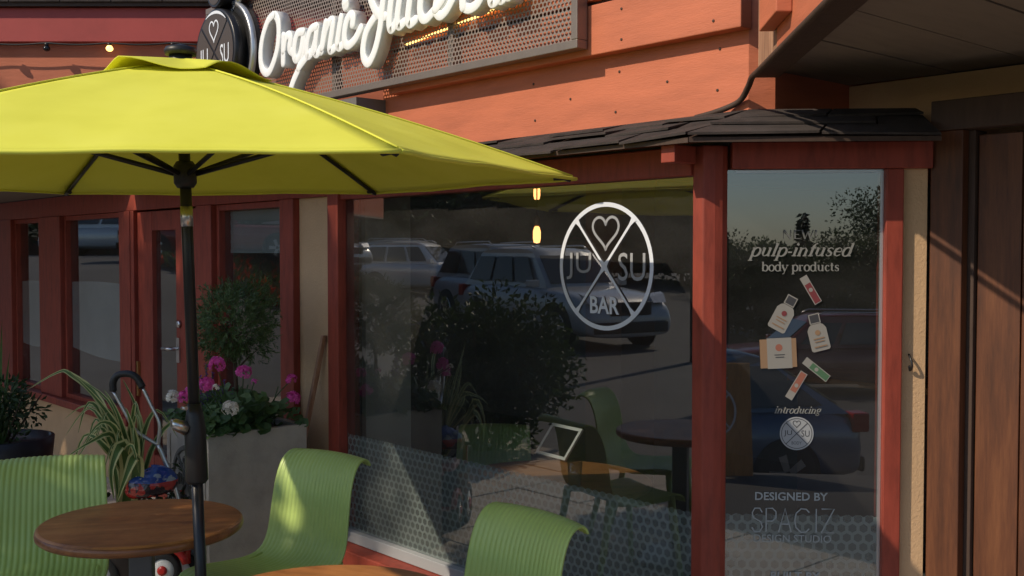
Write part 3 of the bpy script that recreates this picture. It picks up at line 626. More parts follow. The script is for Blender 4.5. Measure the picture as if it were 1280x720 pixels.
# product stickers (flat prints on the pane)
M['prwhite'] = plain('print_white', (0.25, 0.24, 0.22), 0.6); M['prred'] = plain('print_red', (0.17, 0.03, 0.035), 0.6); M['prgreen'] = plain('print_green', (0.06, 0.14, 0.07), 0.6)
M['prtan'] = plain('print_tan', (0.26, 0.16, 0.09), 0.6); M['prblack'] = plain('print_black', (0.04, 0.04, 0.045), 0.6); M['prorange'] = plain('print_orange', (0.28, 0.10, 0.065), 0.6)
PR = ['prwhite', 'prred', 'prgreen', 'prtan', 'prblack', 'prorange']
def sticker(a, b, ang, shapes, name='product_sticker'):
    m = MB(); s, z = SZ(a, b); ca, sa = math.cos(R(ang)), math.sin(R(ang)); k = 0
    for mt, poly in shapes:
        m.m = PR.index(mt); k += 1
        m.F([m.P((s+(u*ca-v*sa)*0.00272, -0.0038-0.0004*k, z+(u*sa+v*ca)*0.00279)) for u, v in poly])
    return on45(m, name, [M[p] for p in PR])
def rc(x0, x1, y0, y1): return [(x0, y0), (x1, y0), (x1, y1), (x0, y1)]
def disc(cx, cy, r, n=14): return [(cx+r*math.cos(2*math.pi*k/n), cy+r*math.sin(2*math.pi*k/n)) for k in range(n)]
def bottle(dot):
    body = [(-12, -17), (-10, -19), (10, -19), (12, -17), (12, 8), (9, 13), (6, 15), (-6, 15), (-9, 13), (-12, 8)]
    return [('prwhite', body), ('prwhite', rc(-7, 7, 15.5, 28)), ('prblack', rc(-5.6, 5.6, 16.8, 26.6)), (dot, disc(0, 4, 3.4)), ('prtan', rc(-7, 7, -4, -2.6)), ('prtan', rc(-6, 6, -7.5, -6.3)), ('prtan', rc(-8, 8, -14, -12.6))]
sticker(980, 394, -28, bottle('prred')); sticker(1025, 418, 14, bottle('prtan'))
def tubeart(c): return [('prwhite', rc(-5, 5, -19, 19)), (c, rc(-3.9, 3.9, -18, 8.6)), ('prwhite', disc(0, 0, 2.6))]
sticker(1015, 361, 31, tubeart('prred')); sticker(1023, 460, 52, tubeart('prgreen')); sticker(998, 480, 149, tubeart('prorange'))
sticker(975, 440, 3, [('prtan', rc(-23, 23, -18, 18)), ('prwhite', rc(-14, 17, -19, 19)), ('prorange', disc(1, 7, 4.5)), ('prblack', rc(-5, 8, -2.4, -1.4)), ('prblack', rc(-4, 7, -5.4, -4.4))])
# --- little shingled roof over the window bay
def hexshingle(p00, p10, p11, p01, th, name='shingle'):
    n = (Vector(p10)-Vector(p00)).cross(Vector(p01)-Vector(p00)).normalized()*th
    return [p00, p10, p11, p01], [tuple(Vector(p)+n) for p in (p00, p10, p11, p01)]
def pent(name, eave0, eave1, top0, top1, rows, wid, lift=0.012):
    e0, e1, t0, t1 = map(Vector, (eave0, eave1, top0, top1))
    dk = MB(); dn = Vector((0, 0, -0.016)); dk.hexa([tuple(p+dn) for p in (e0, e1, t1, t0)], [tuple(p) for p in (e0, e1, t1, t0)])
    deck = dk.build(name, M['darktrim'], B)
    def at(u, v): return (e0.lerp(e1, u)).lerp(t0.lerp(t1, u), v)
    Ln = (e1-e0).length; N = max(2, int(Ln/wid))
    for r in range(rows):
        cuts = [0.0]+[(k+0.5*(r % 2)+random.uniform(-.08, .08))/N for k in range(1, N)]+[1.0]
        for u0, u1 in zip(cuts, cuts[1:]):
            g_ = 0.004/Ln; v0 = (r-0.12+random.uniform(-.03, .03))/rows; v1 = min(1.0, (r+1.1)/rows)
            up = Vector((0, 0, 1)); h0 = lift+random.uniform(-0.003, 0.012); h1 = 0.002; hk = [random.uniform(-.006, .007) for _ in range(2)]
            b_ = [at(u0+g_, v0+hk[0]*4)+up*(h0-0.006+hk[0]), at(u1-g_, v0+hk[1]*4)+up*(h0-0.006+hk[1]), at(u1-g_, v1)+up*h1, at(u0+g_, v1)+up*h1]
            t_ = [p+up*(0.008) for p in b_]
            MB().hexa([tuple(p) for p in b_], [tuple(p) for p in t_]).build('shingle', M['shingle'], deck)
    return deck
def q45(s_, k): return (s_*0.7071+k*0.7071, s_*0.7071-k*0.7071)
pent('pent_roof', (-2.42, -0.20, 2.028), (0.081, -0.20, 2.028), (-2.42, 0.228, 2.155), (0.006, 0.228, 2.155), 3, 0.30)
e1 = q45(0.73, 0.20); t1_ = q45(0.76, -0.157)
pent('pent_roof', (0.084, -0.199, 2.029), (*e1, 2.029), (0.008, 0.2285, 2.156), (*t1_, 2.156), 3, 0.30)
# --- upper orange storey, beams, corner
MB().prism([(-2.28, 0.23), (0.008, 0.23), (0.075, 0.297), (0.075, 4.2), (-2.28, 4.2)], 2.125, 3.5).build('upper_wall', M['orange'], B)
MB().box(-2.14, 0.02, 0.165, 0.229, 2.450, 2.652).build('fascia_beam', M['orange'], B, 0.004)
MB().box(-2.14, 0.005, 0.160, 0.228, 2.670, 2.95).build('fascia_beam', M['orange'], B, 0.004)
MB().box(-2.14, 0.0, 0.19, 0.228, 2.6525, 2.6695).build('shadow_gap_strip', M['darktrim'], B)  # dark strip stands in for the shade between the two beams
MB().prism([(-2.7, -0.2), (0.3, -0.2), (0.7, 0.5), (0.7, 4.6), (-2.7, 4.6)], 3.5, 3.62).build('upper_roof', M['shingle'], B)
for nx, nz in ((-0.12, 2.40), (-0.13, 2.25), (-0.62, 2.38), (-0.64, 2.22), (-1.13, 2.39), (-1.12, 2.23), (-0.37, 2.31), (-0.90, 2.30)):
    m = MB(); m.lathe([(0.0055, 0.2295), (0.0055, 0.2275), (0.003, 0.2268)], 8, (nx, 0, nz), 'Y'); m.build('nail_head', M['darktrim'], B)
for nx in (-0.10, -0.55):
    for nz in (2.49, 2.61):
        m = MB(); m.lathe([(0.0055, 0.1645), (0.0055, 0.1625), (0.003, 0.1618)], 8, (nx, 0, nz), 'Y'); m.build('nail_head', M['darktrim'], B)
# --- barge board of the canopy on the right and its soffit
BG = Matrix.Translation((-0.06, 0.305, 0)) @ Matrix.Rotation(R(-45), 4, 'Z')   # X along the barge board, Y to its inner side
MB(BG).box(0.27, 0.62, 0.0, 0.03, 2.285, 2.60).build('barge_board', M['rawwood'], B, 0.003)
MB(BG).box(0.621, 2.6, -0.002, 0.03, 2.285, 2.60).build('barge_board', M['orange'], B, 0.003)
MB(BG).box(0.58, 0.86, -0.05, -0.0025, 2.345, 2.66).build('rafter_block', M['orange'], B, 0.004)
MB(BG).box(0.20, 2.6, -0.004, 0.085, 2.262, 2.284).build('barge_trim', M['darktrim'], B, 0.003)
m = MB(); m.tube(spline([(-0.17, 0.15, 2.145), (-0.10, 0.19, 2.165), (-0.02, 0.212, 2.195), (0.05, 0.17, 2.235), (0.12, 0.095, 2.252), (0.20, 0.015, 2.252), (0.384, -0.17, 2.252), (0.608, -0.395, 2.252), (0.80, -0.587, 2.252), (1.2, -0.987, 2.252)], 5), 0.011, 8)
m.build('drip_hose', M['darktrim'], B)
k = 0
x0 = -0.36
while x0 < 2.5:
    x1 = min(2.6, x0+0.285)
    lim = lambda x: max(-1.55, 0.36-x)
    if lim(x0) < 0.78 or lim(x1) < 0.78:
        a, b_ = x0+0.004, x1-0.004
        MB().prism([(a, min(0.788, lim(a))), (b_, min(0.7885, lim(b_))), (b_, 0.789), (a, 0.789)], 2.30+0.0015*(k % 2), 2.325).build('soffit_board', M['soffit'], B)
    k += 1; x0 = x1
MB().prism([(-0.1, 0.45), (1.80, -1.45), (2.6, -1.45), (2.6, 0.9), (-0.1, 0.9)], 2.326, 2.60).build('canopy_roof', M['shingle'], B)
# --- brown timber doorway on the right
MB().box(0.542, 0.655, 0.53, 0.574, -0.2, 2.062).build('door_post', M['brownwood'], B, 0.004)
MB().box(0.542, 2.3, 0.528, 0.60, 2.063, 2.165).build('lintel', M['darktrim'], B, 0.004)
MB().box(0.60, 0.676, 0.5755, 0.66, -0.2, 2.062).build('door_jamb', M['darktrim'], B, 0.003)
dr = MB().box(0.677, 1.72, 0.622, 0.66, -0.18, 2.05).build('timber_door', M['darktrim'], B)
for i in range(7):
    a = 0.678+i*0.148; MB().box(a+0.002, a+0.146, 0.592, 0.6215, -0.17, 2.045).build('plank', M['brownwood'], dr, 0.003)
MB().box(1.721, 2.6, 0.70, 0.85, -0.2, 2.062).build('stucco_wall', M['stucco'], B)
MB().box(2.601, 2.75, 0.70, 4.3, -0.3, 2.5).build('side_wall', M['stucco'], B)
# --- left wing: fascia, soffit, shingles (faces the street squarely)
WG = WI
MB(WG).box(-9.6, 1.0, 7.35, 7.50, 2.12, 3.36).build('wing_wall', M['orange'], B)
MB(WG).box(-9.6, 1.0, 7.29, 7.349, 3.085, 3.315).build('wing_fascia', M['redfascia'], B, 0.004)
MB().prism(wpoly([(-9.6, 7.351), (-2.62, 7.351), (-5.06, 10.10), (-9.6, 10.10)]), 2.098, 2.119).build('porch_soffit', M['soffit'], B)
rfd = MB(WG); rfd.hexa([(-9.6, 7.25, 3.316), (0.9, 7.25, 3.316), (0.9, 9.6, 4.32), (-9.6, 9.6, 4.32)], [(-9.6, 7.25, 3.35), (0.9, 7.25, 3.35), (0.9, 9.6, 4.36), (-9.6, 9.6, 4.36)])
wr = rfd.build('wing_roof', M['darktrim'], B)
for r in range(5):
    for i in range(30):
        a = -9.6+i*0.345+(0.17 if r % 2 else 0); c = min(0.9, a+0.338)
        if c <= a: continue
        y0 = 7.23+r*0.16; f_ = lambda y: 3.352+(y-7.25)*0.43
        MB(WG).hexa([(a, y0, f_(y0)), (c, y0, f_(y0)), (c, y0+0.17, f_(y0+0.17)-0.006), (a, y0+0.17, f_(y0+0.17)-0.006)],
                    [(a, y0, f_(y0)+0.01), (c, y0, f_(y0)+0.01), (c, y0+0.17, f_(y0+0.17)+0.003), (a, y0+0.17, f_(y0+0.17)+0.003)]).build('shingle', M['shingle'], wr)
MB().box(-4.9, -2.46, -0.48, -0.046, 2.097, 2.16).build('added_shade_canopy', M['rust'], B, 0.004)  # unseen overhang added to keep sky light and sun off the pier
# --- interior
fl = MB().box(-8.6, 2.6, 0.12, 4.3, -0.26, -0.2).build('interior_floor', M['floor'], kind='structure'); fl.location = (CX, CY, 0); fl.rotation_euler = (0, 0, RZ)
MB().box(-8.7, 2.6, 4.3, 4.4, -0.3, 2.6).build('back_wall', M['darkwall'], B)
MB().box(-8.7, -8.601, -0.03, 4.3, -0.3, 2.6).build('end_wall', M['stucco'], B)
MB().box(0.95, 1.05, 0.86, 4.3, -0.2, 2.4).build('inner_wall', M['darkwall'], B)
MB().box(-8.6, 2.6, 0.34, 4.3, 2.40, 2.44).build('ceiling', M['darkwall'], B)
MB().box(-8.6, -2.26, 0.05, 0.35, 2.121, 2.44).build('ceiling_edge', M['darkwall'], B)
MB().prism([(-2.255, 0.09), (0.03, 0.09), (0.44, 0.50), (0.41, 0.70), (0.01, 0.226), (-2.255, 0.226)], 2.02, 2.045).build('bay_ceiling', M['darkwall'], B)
MB().box(-2.37, -2.335, 0.15, 0.44, -0.2, 2.39).build('partition', M['palewall'], B)
MB().box(-2.30, -2.00, 1.75, 2.05, -0.2, 2.39).build('interior_column', M['brownwall'], B)
MB().box(-1.6, 0.6, 3.0, 3.5, -0.2, 0.82).build('counter', M['brownwall'], B, 0.005)
MB().box(-1.65, 0.65, 2.95, 3.55, 0.822, 0.86).build('counter_top', M['table'], B, 0.004)

# ------------------------------------------------------------------ the shop sign over the window
sg = thing('shop_sign', 'perforated bronze shop sign with white script letters reading organic juice bar', 'sign', (CX, CY, 0), RZ)
sx0, sx1, sz0, sz1 = -4.05, -0.73, 2.475, 3.19
m = MB()
for a, b_, c, d in ((sx0, sx1, sz0, sz0+0.036), (sx0, sx1, sz1-0.036, sz1), (sx0, sx0+0.036, sz0+0.0365, sz1-0.0365), (sx1-0.036, sx1, sz0+0.0365, sz1-0.0365)): m.box(a, b_, 0.098, 0.158, c, d)
m.build('sign_frame', M['signframe'], sg, 0.003)
m = MB(); m.quad((sx0+0.036, 0.118, sz0+0.036), (sx1-0.036, 0.118, sz0+0.036), (sx1-0.036, 0.118, sz1-0.036), (sx0+0.036, 0.118, sz1-0.036))
m.build('perforated_panel', M['perf'], sg)
m = MB(); 
for x in (-3.6, -2.6, -1.6): m.box(x, x+0.04, 0.121, 0.157, sz0+0.037, sz1-0.037); m.box(x, x+0.04, 0.1575, 0.1645, sz0+0.06, sz0+0.10)
m.build('backing_bar', M['signframe'], sg)
m = MB(); m.tube([(-1.97+0.1*k, 0.150, 2.672+0.009*k) for k in range(12)], 0.006, 6)
m.build('led_strip', M['led'], sg)
def letter(m, pts, hw, y0, depth):
    """extruded stroke with rounded ends and softened front edge"""
    c = spline([(x, 0, z) for x, z in pts], 5)
    d0 = (c[0]-c[1]).normalized(); d1 = (c[-1]-c[-2]).normalized()
    path = [(c[0]+d0*hw*t, math.sqrt(max(0.0, 1-t*t))) for t in (0.98, 0.85, 0.6, 0.3)]+[(p, 1.0) for p in c]+[(c[-1]+d1*hw*t, math.sqrt(max(0.0, 1-t*t))) for t in (0.3, 0.6, 0.85, 0.98)]
    rings = []; n = len(path)
    for i, (p, kf) in enumerate(path):
        t_ = (path[min(n-1, i+1)][0]-path[max(0, i-1)][0]).normalized(); nn = Vector((-t_.z, 0, t_.x))
        yy = y0+0.004*i/n; ring = []
        for off, y in ((-1, depth), (-1, 0.007), (-0.93, 0.002), (-0.78, 0), (0.78, 0), (0.93, 0.002), (1, 0.007), (1, depth)):
            q = p+nn*hw*off*kf; ring.append(m.P((q.x, yy+y, q.z)))
        rings.append(ring)
    for a, b_ in zip(rings, rings[1:]):
        for k in range(8): m.F((a[k], a[(k+1) % 8], b_[(k+1) % 8], b_[k]), k not in (7,))
    m.F(rings[0]); m.F(rings[-1][::-1])
i = 0
for nm, strokes in LETTERS:
    m = MB()
    for st in strokes: letter(m, st, 0.0245 if nm != 'dot' else 0.032, 0.022+0.0011*(i % 5), 0.068); i += 1
    m.build('letter' if nm != 'dot' else 'letter_dot', M['letter'], sg)
# emblem at the left end of the sign: disc, head and silver outline
ex, ez = -3.63, 2.84
m = MB(); m.lathe([(0.315, 0.095), (0.315, 0.035), (0.30, 0.03)], 48, (ex+0.0, 0, ez), 'Y'); m.lathe([(0.145, 0.0955), (0.145, 0.036), (0.135, 0.031)], 32, (ex+0.0, 0, ez+0.37), 'Y')
em = m.build('emblem', M['black'], sg)
m = MB()
for r_, c_ in ((0.318, ez), (0.148, ez+0.37)): m.lathe([(r_, 0.060), (r_, 0.029), (r_-0.022, 0.0285), (r_-0.022, 0.0295)], 48, (ex, 0, c_), 'Y', True, False)
m.build('silver_outline', M['silver'], em)
m = MB(); m.lathe([(0.262, 0.0299), (0.262, -0.042), (0.252, -0.048)], 48, (ex, 0, ez), 'Y'); m.build('emblem_disc', M['blackmetal'], em)
m = MB(); m.lathe([(0.105, 0.0298), (0.105, -0.040), (0.098, -0.045)], 32, (ex, 0, ez+0.37), 'Y'); m.build('emblem_head', M['blackmetal'], em)
def face4(m, a0, a1, r, cx, cz, y, ofs):
    mid = (a0+a1)/2; dx, dz = ofs*math.cos(mid), ofs*math.sin(mid)
    pts = [(cx+dx, y, cz+dz)]+[(cx+dx+(r-ofs)*math.cos(a0+(a1-a0)*k/12), y, cz+dz+(r-ofs)*math.sin(a0+(a1-a0)*k/12)) for k in range(13)]
    m.F([m.P(p) for p in pts])
m = MB()
for q in range(4): face4(m, math.pi/4+q*math.pi/2, 3*math.pi/4+q*math.pi/2, 0.238, ex, ez, -0.0505, 0.011)
m.F([m.P((ex+0.085*math.cos(2*math.pi*k/24), -0.0475, ez+0.37+0.085*math.sin(2*math.pi*k/24))) for k in range(24)])
m.build('emblem_face', M['emblemface'], em)
m = MB(); ribbon(m, heart(ex, ez+0.125, 0.115, 0.125), 0.010, -0.053, True)
put_text(m, 'SU', ex+0.135, ez-0.02, -0.053, width=0.11, height=0.115); put_text(m, 'JU', ex-0.135, ez-0.02, -0.0532, width=0.11, height=0.115); put_text(m, 'BAR', ex, ez-0.15, -0.0533, width=0.14, height=0.065, bold=0.02)
ribbon(m, [(ex+0.238*math.cos(R(a)), ez+0.238*math.sin(R(a))) for a in range(50, 122, 6)], [0.004+0.014*math.sin(math.pi*k/11) for k in range(12)], -0.0531)
m.build('emblem_lettering', M['white'], em)

# ------------------------------------------------------------------ string lights under the red fascia
sl = thing('string_lights', 'dark cable of small round bulbs strung under the red fascia board', 'string lights', (-3.0, 7.262, 3.082))
m = MB(); bx = (-3.92, -3.50, -3.154, -2.728, -2.30)
pts = [(-4.4+2.3*k/46+3.0, 0, -0.010-0.012*abs(math.sin((-4.4+2.3*k/46+3.154)*math.pi/0.426))) for k in range(47)]
m.tube(pts, 0.006, 6); m.build('cable', M['black'], sl)
for k, x in enumerate(bx):
    m = MB(); m.lathe([(0.006, 0.0), (0.014, -0.004), (0.014, -0.018)], 10, (x+3.0, 0, -0.010)); s_ = m.build('lamp_socket', M['black'], sl)
    m = MB(); m.lathe([(0.002, -0.058), (0.014, -0.055), (0.023, -0.045), (0.024, -0.035), (0.017, -0.023), (0.012, -0.0185)], 12, (x+3.0, 0, -0.010))
    m.build('bulb', M['led'] if k == 3 else M['screenglass'], s_)

# ------------------------------------------------------------------ patio umbrella
UX, UY, UZ = -1.065, 3.458, 1.894
um = thing('patio_umbrella', 'large lime yellow hexagonal patio umbrella on a black pole beside the table', 'umbrella', (UX, UY, 0))
UR, UYAW = 1.30, 0.150
def rim(k, f=1.0, dz=0.0):
    a = UYAW+R(-60+60*k); x, y = UR*f*math.cos(a), UR*f*math.sin(a)
    return Vector((x, y, UZ+0.007*x+0.014*y+dz))
apex = Vector((-0.003, -0.006, UZ+0.372))
def canopy_pt(k, u, v, lift=0.0):
    """k panel, u across the panel 0..1, v apex 0 .. rim 1"""
    a, b_ = rim(k), rim(k+1)
    e = a.lerp(b_, u)
    p = apex.lerp(e, v)
    arch = 0.022*math.sin(math.pi*min(1, v))                # ribs bow upwards
    sag = -0.008*math.sin(math.pi*u)*v*(0.35+1.2*math.sin(math.pi*v)) # cloth sags between ribs
    edge = (Vector((apex.x, apex.y, e.z))-e)*0.016*math.sin(math.pi*u)*v**4
    wr_ = (0.004*math.sin(9*u+4*v+k)+0.0022*math.sin(31*u+7*v+2*k)*(1-math.sin(math.pi*u)*0.7)+0.002*math.sin(23*v+5*u+k))*v*math.sin(math.pi*u)
    return p+Vector((0, 0, arch+sag+wr_+lift))+edge
for k in range(6):
    m = MB(); n1, n2 = 24, 22
    idx = [[m.P(canopy_pt(k, i_/n1, max(0.03, j/n2))) for i_ in range(n1+1)] for j in range(n2+1)]
    for j in range(n2):
        for i_ in range(n1): m.F((idx[j][i_], idx[j][i_+1], idx[j+1][i_+1], idx[j+1][i_]), True)
    o = m.build('canopy_panel', M['fabric'], um)
    s_ = o.modifiers.new('thick', 'SOLIDIFY'); s_.thickness = 0.003
    m = MB(); m.tube([canopy_pt(k, i_/n1, 1.0)+Vector((0, 0, -0.003)) for i_ in range(n1+1)], 0.006, 6); m.build('hem', M['fabric'], o)
    m = MB(); m.tube([canopy_pt(k, 0.0, 0.10+0.89*j/14)+Vector((0, 0, 0.0025)) for j in range(15)], 0.003, 6); m.build('seam', M['fabric'], o)
# vent cap with a loose flared edge
m = MB(); n1 = 48; rings = []
for j in range(8):
    v = j/7; ring = []
    for i_ in range(n1):
        k = i_/8; kk = int(k); u = k-kk
        p = canopy_pt(kk, u, 0.02+0.20*v)
        fl_ = 0.014+0.009*v*math.sin(k*2.7+0.8)+0.010*v*math.sin(k*5.3)+0.010*v
        ring.append(m.P(p+Vector((0, 0, fl_))))
    rings.append(ring)
for a, b_ in zip(rings, rings[1:]):
    for i_ in range(n1): m.F((a[i_], a[(i_+1) % n1], b_[(i_+1) % n1], b_[i_]), True)
o = m.build('vent_cap', M['fabric'], um); o.modifiers.new('thick', 'SOLIDIFY').thickness = 0.003
tz = apex.z
m = MB(); m.lathe([(0.048, tz+0.02), (0.052, tz+0.034), (0.046, tz+0.045), (0.02, tz+0.052), (0.004, tz+0.056)], 20, (apex.x, apex.y, 0)); m.build('finial', M['black'], um)
base = Vector((0.066, -0.016, 0.0)); top = Vector((apex.x, apex.y, tz))
def pole(z): return base.lerp(top, z/tz)
m = MB(); m.tube([pole(1.02), pole(2.29)], 0.0185, 16); m.build('upper_pole', M['blackmetal'], um)
m = MB(); m.tube([pole(1.735), pole(1.80)], 0.0197, 16); m.build('pole_band', M['chrome'], um)
m = MB(); m.tube([pole(0.06), pole(1.02)], 0.0185, 16); m.build('lower_pole', M['blackmetal'], um)
m = MB(); m.tube([pole(0.90), pole(0.91), pole(1.08), pole(1.12), pole(1.16)], [0.029, 0.036, 0.034, 0.028, 0.021], 14)
crk = m.build('crank_housing', M['black'], um)
pc = pole(1.10)
m = MB(); m.tube([pc+Vector((-0.02, -0.02, -0.02)), pc+Vector((-0.055, -0.04, 0.0)), pc+Vector((-0.062, -0.045, 0.0))], [0.022, 0.018, 0.012], 10); m.tube([pc+Vector((-0.03, -0.035, 0.05)), pc+Vector((-0.012, -0.05, 0.052))], 0.007, 6); m.build('crank_knob', M['chrome'], crk)
m = MB(); m.lathe([(0.27, 0.0), (0.27, 0.035), (0.25, 0.05), (0.05, 0.062), (0.032, 0.07), (0.030, 0.22), (0.026, 0.225)], 28, (base.x, base.y, 0)); m.build('base_weight', M['steel'], um)
hz_ = 1.905; hub = pole(hz_)
m = MB(); m.tube([pole(1.86), pole(1.875), pole(1.93), pole(1.945)], [0.026, 0.036, 0.036, 0.026], 14); m.build('hub', M['black'], um)
m = MB(); m.tube([pole(2.235), pole(2.25), pole(2.29)], [0.03, 0.036, 0.036], 14); m.build('top_hub', M['black'], um)
for k in range(6):
    pts = [canopy_pt(k, 0.0, v)+Vector((0, 0, -0.014)) for v in (0.04, 0.2, 0.4, 0.6, 0.8, 0.985)]
    m = MB(); m.tube(pts, 0.0085, 6); rb = m.build('rib', M['blackmetal'], um)
    d = (rim(k)-apex); d.z = 0; d.normalize()
    m = MB(); m.tube([hub+d*0.034, canopy_pt(k, 0.0, 0.50)+Vector((0, 0, -0.024))], 0.0085, 6); m.build('strut', M['blackmetal'], rb)
    m = MB(); e_ = canopy_pt(k, 0.0, 0.985); m.tube([e_+Vector((0, 0, -0.009))-d*0.06, e_+Vector((0, 0, -0.007))-d*0.012], 0.0075, 6); m.build('rib_end', M['black'], rb)

# ------------------------------------------------------------------ café tables
def cafe_table(label, loc, r, rot):
    t = thing('cafe_table', label, 'table', loc, rot, 'round wooden cafe tables on the patio')
    m = MB(); m.lathe([(r-0.01, 0.672), (r, 0.680), (r+0.002, 0.69), (r-0.001, 0.7035)], 64)
    m.build('table_edge', M['tableedge'], t)
    m = MB(); m.lathe([(r-0.0015, 0.7038), (r-0.006, 0.7085), (r-0.012, 0.7100)], 64, caps=False)
    m.F([m.P(((r-0.012)*math.cos(2*math.pi*k/64), (r-0.012)*math.sin(2*math.pi*k/64), 0.7101)) for k in range(64)])
    m.build('table_top', M['table'], t)
    m = MB(); m.box(-0.040, 0.040, -0.040, 0.040, 0.03, 0.655); m.build('column', M['steel'], t, 0.006)
    m = MB(); m.box(-0.13, 0.13, -0.13, 0.13, 0.656, 0.671); m.build('mounting_plate', M['steel'], t)
    m = MB(); m.box(-0.21, 0.21, -0.21, 0.21, 0.004, 0.029); m.build('foot_plate', M['steel'], t, 0.006)
    return t
cafe_table('round wooden cafe table beside the umbrella pole and planter', (-1.300, 3.705, 0), 0.345, R(12))
cafe_table('round wooden cafe table nearest the camera at the lower picture edge', (-0.50, 2.825, 0), 0.365, R(-25))

# ------------------------------------------------------------------ ribbed green chairs (front toward local -Y)
PROF = [(-0.262, 0.412), (-0.252, 0.436), (-0.228, 0.45), (-0.18, 0.455), (-0.1, 0.448), (-0.02, 0.44), (0.06, 0.436), (0.12, 0.443), (0.165, 0.467), (0.195, 0.511), (0.212, 0.557), (0.224, 0.612), (0.234, 0.672), (0.247, 0.732), (0.266, 0.782), (0.288, 0.815), (0.312, 0.834), (0.336, 0.84), (0.354, 0.832), (0.362, 0.816)]
def chair_meshes():
    prof = spline([(0, a, b_) for a, b_ in PROF], 2)
    nr, per = 21, 5; nc = nr*per
    m = MB(); idx = []
    for j, p in enumerate(prof):
        t_ = (prof[min(len(prof)-1, j+1)]-prof[max(0, j-1)]).normalized(); nn = Vector((0, -t_.z, t_.y))
        v = j/(len(prof)-1)
        hw = 0.222-0.020*sstep(0.35, 1.0, v)+0.004*math.sin(3*v)
        row = []
        for i_ in range(nc+1):
            u = i_/nc*2-1; ph = (i_/per) % 1.0
            rib_ = 0.0032*abs(math.sin(math.pi*i_/per))**0.7
            cup = 0.026*(u*u)*sstep(0.30, 0.6, v)*(1-0.35*sstep(0.8, 1, v))      # back wraps round a little
            dish = -0.010*(1-u*u)*(1-sstep(0.25, 0.5, v))
            q = Vector((u*hw, p.y, p.z))+nn*(rib_+dish)+Vector((0, -cup, 0)); q.z += -0.010*u*u*sstep(0.75, 1, v)
            row.append(m.P(q))
        idx.append(row)
    for j in range(len(idx)-1):
        for i_ in range(nc): m.F((idx[j][i_], idx[j][i_+1], idx[j+1][i_+1], idx[j+1][i_]), True)
    me = m.mesh('shell', M['chair'])
    return me
SHELL = chair_meshes()
def make_chair(label, loc, rz, group):
    t = thing('patio_chair', label, 'chair', loc, rz, group)
    o = raw('shell', SHELL, t); s_ = o.modifiers.new('thick', 'SOLIDIFY'); s_.thickness = 0.008; s_.offset = -1
    for sx in (-1, 1):
        m = MB(); m.tube([(sx*.185, -.20, .438), (sx*.20, -.222, .22), (sx*.215, -.245, .0)], [.019, .016, .013], 8); m.build('leg', M['chair'], t)
        m = MB(); m.tube([(sx*.190, .17, .455), (sx*.200, .215, .22), (sx*.212, .27, .0)], [.021, .017, .013], 8); m.build('leg', M['chair'], t)
        m = MB(); m.tube([(sx*.186, -.19, .428), (sx*.188, .0, .418), (sx*.190, .165, .44)], .012, 8); m.build('side_rail', M['chair'], t)
    return t
def facing(dx, dy): return math.atan2(dx, -dy)      # heading whose local -Y points along (dx, dy)
def chair_at(label, bx_, by_, dx, dy, z=0.0, proto=None, group='ribbed green chairs'):
    d = Vector((dx, dy)); d.normalize(); cx, cy = bx_+d.x*0.325, by_+d.y*0.325   # given point = top of the back
    if proto: return dup(proto, (cx, cy, z), facing(d.x, d.y), label)
    return make_chair(label, (cx, cy, z), facing(d.x, d.y), group)
c0 = chair_at('ribbed green chair in front of the concrete planter', -0.735, 4.30, -0.59, -0.81)
chair_at('ribbed green chair near the camera, cut off by the bottom edge before the shop window', 0.085, 3.31, -0.76, -0.65, 0, c0)
chair_at('ribbed green chair left of the wooden table, facing the camera', -1.838, 4.21, 0.30, -0.95, 0, c0)
lw = loc2w((-1.47, 0.62, 0)); 
c3 = chair_at('dim green chair standing inside behind the glass', -0.10, 6.25, -0.05, -1.0, -0.2, c0)

# ------------------------------------------------------------------ foliage tools
def leafquad(m, p, d, up, L, W_, fold=0.25):
    """one leaf: two faces folded along the midrib"""
    d = d.normalized(); s_ = d.cross(up)
    if s_.length < 1e-4: s_ = d.orthogonal()
    s_.normalize(); n = s_.cross(d)
    a = m.P(p); b_ = m.P(p+d*L*0.5+s_*W_*0.5+n*W_*fold); c = m.P(p+d*L); e = m.P(p+d*L*0.5-s_*W_*0.5+n*W_*fold)
    m.F((a, b_, c)); m.F((a, c, e))
def rnd(rg):
    while True:
        v = Vector((rg.uniform(-1, 1), rg.uniform(-1, 1), rg.uniform(-1, 1)))
        if 0.02 < v.length < 1: return v
def cloud(m, c, rad, n, L, W_, rg, clumps=14, spread=0.42, shell=0.55):
    """leaves gathered in clumps through an uneven volume"""
    c = Vector(c); cs = []
    for _ in range(clumps):
        v = rnd(rg); v = v.normalized()*(shell+(1-shell)*rg.random()) if rg.random() < 0.8 else v
        cs.append((Vector((v.x*rad[0], v.y*rad[1], v.z*rad[2])), rg.uniform(0.6, 1.25)))
    mr = sum(rad)/3
    for _ in range(n):
        cc, k = rg.choice(cs); o = rnd(rg)*spread*mr*k
        p = c+cc*0.82+o; d = (o.normalized()*0.8+rnd(rg)+Vector((0, 0, 0.15)))
        leafquad(m, p, d, rnd(rg), L*rg.uniform(0.6, 1.3), W_*rg.uniform(0.7, 1.2))

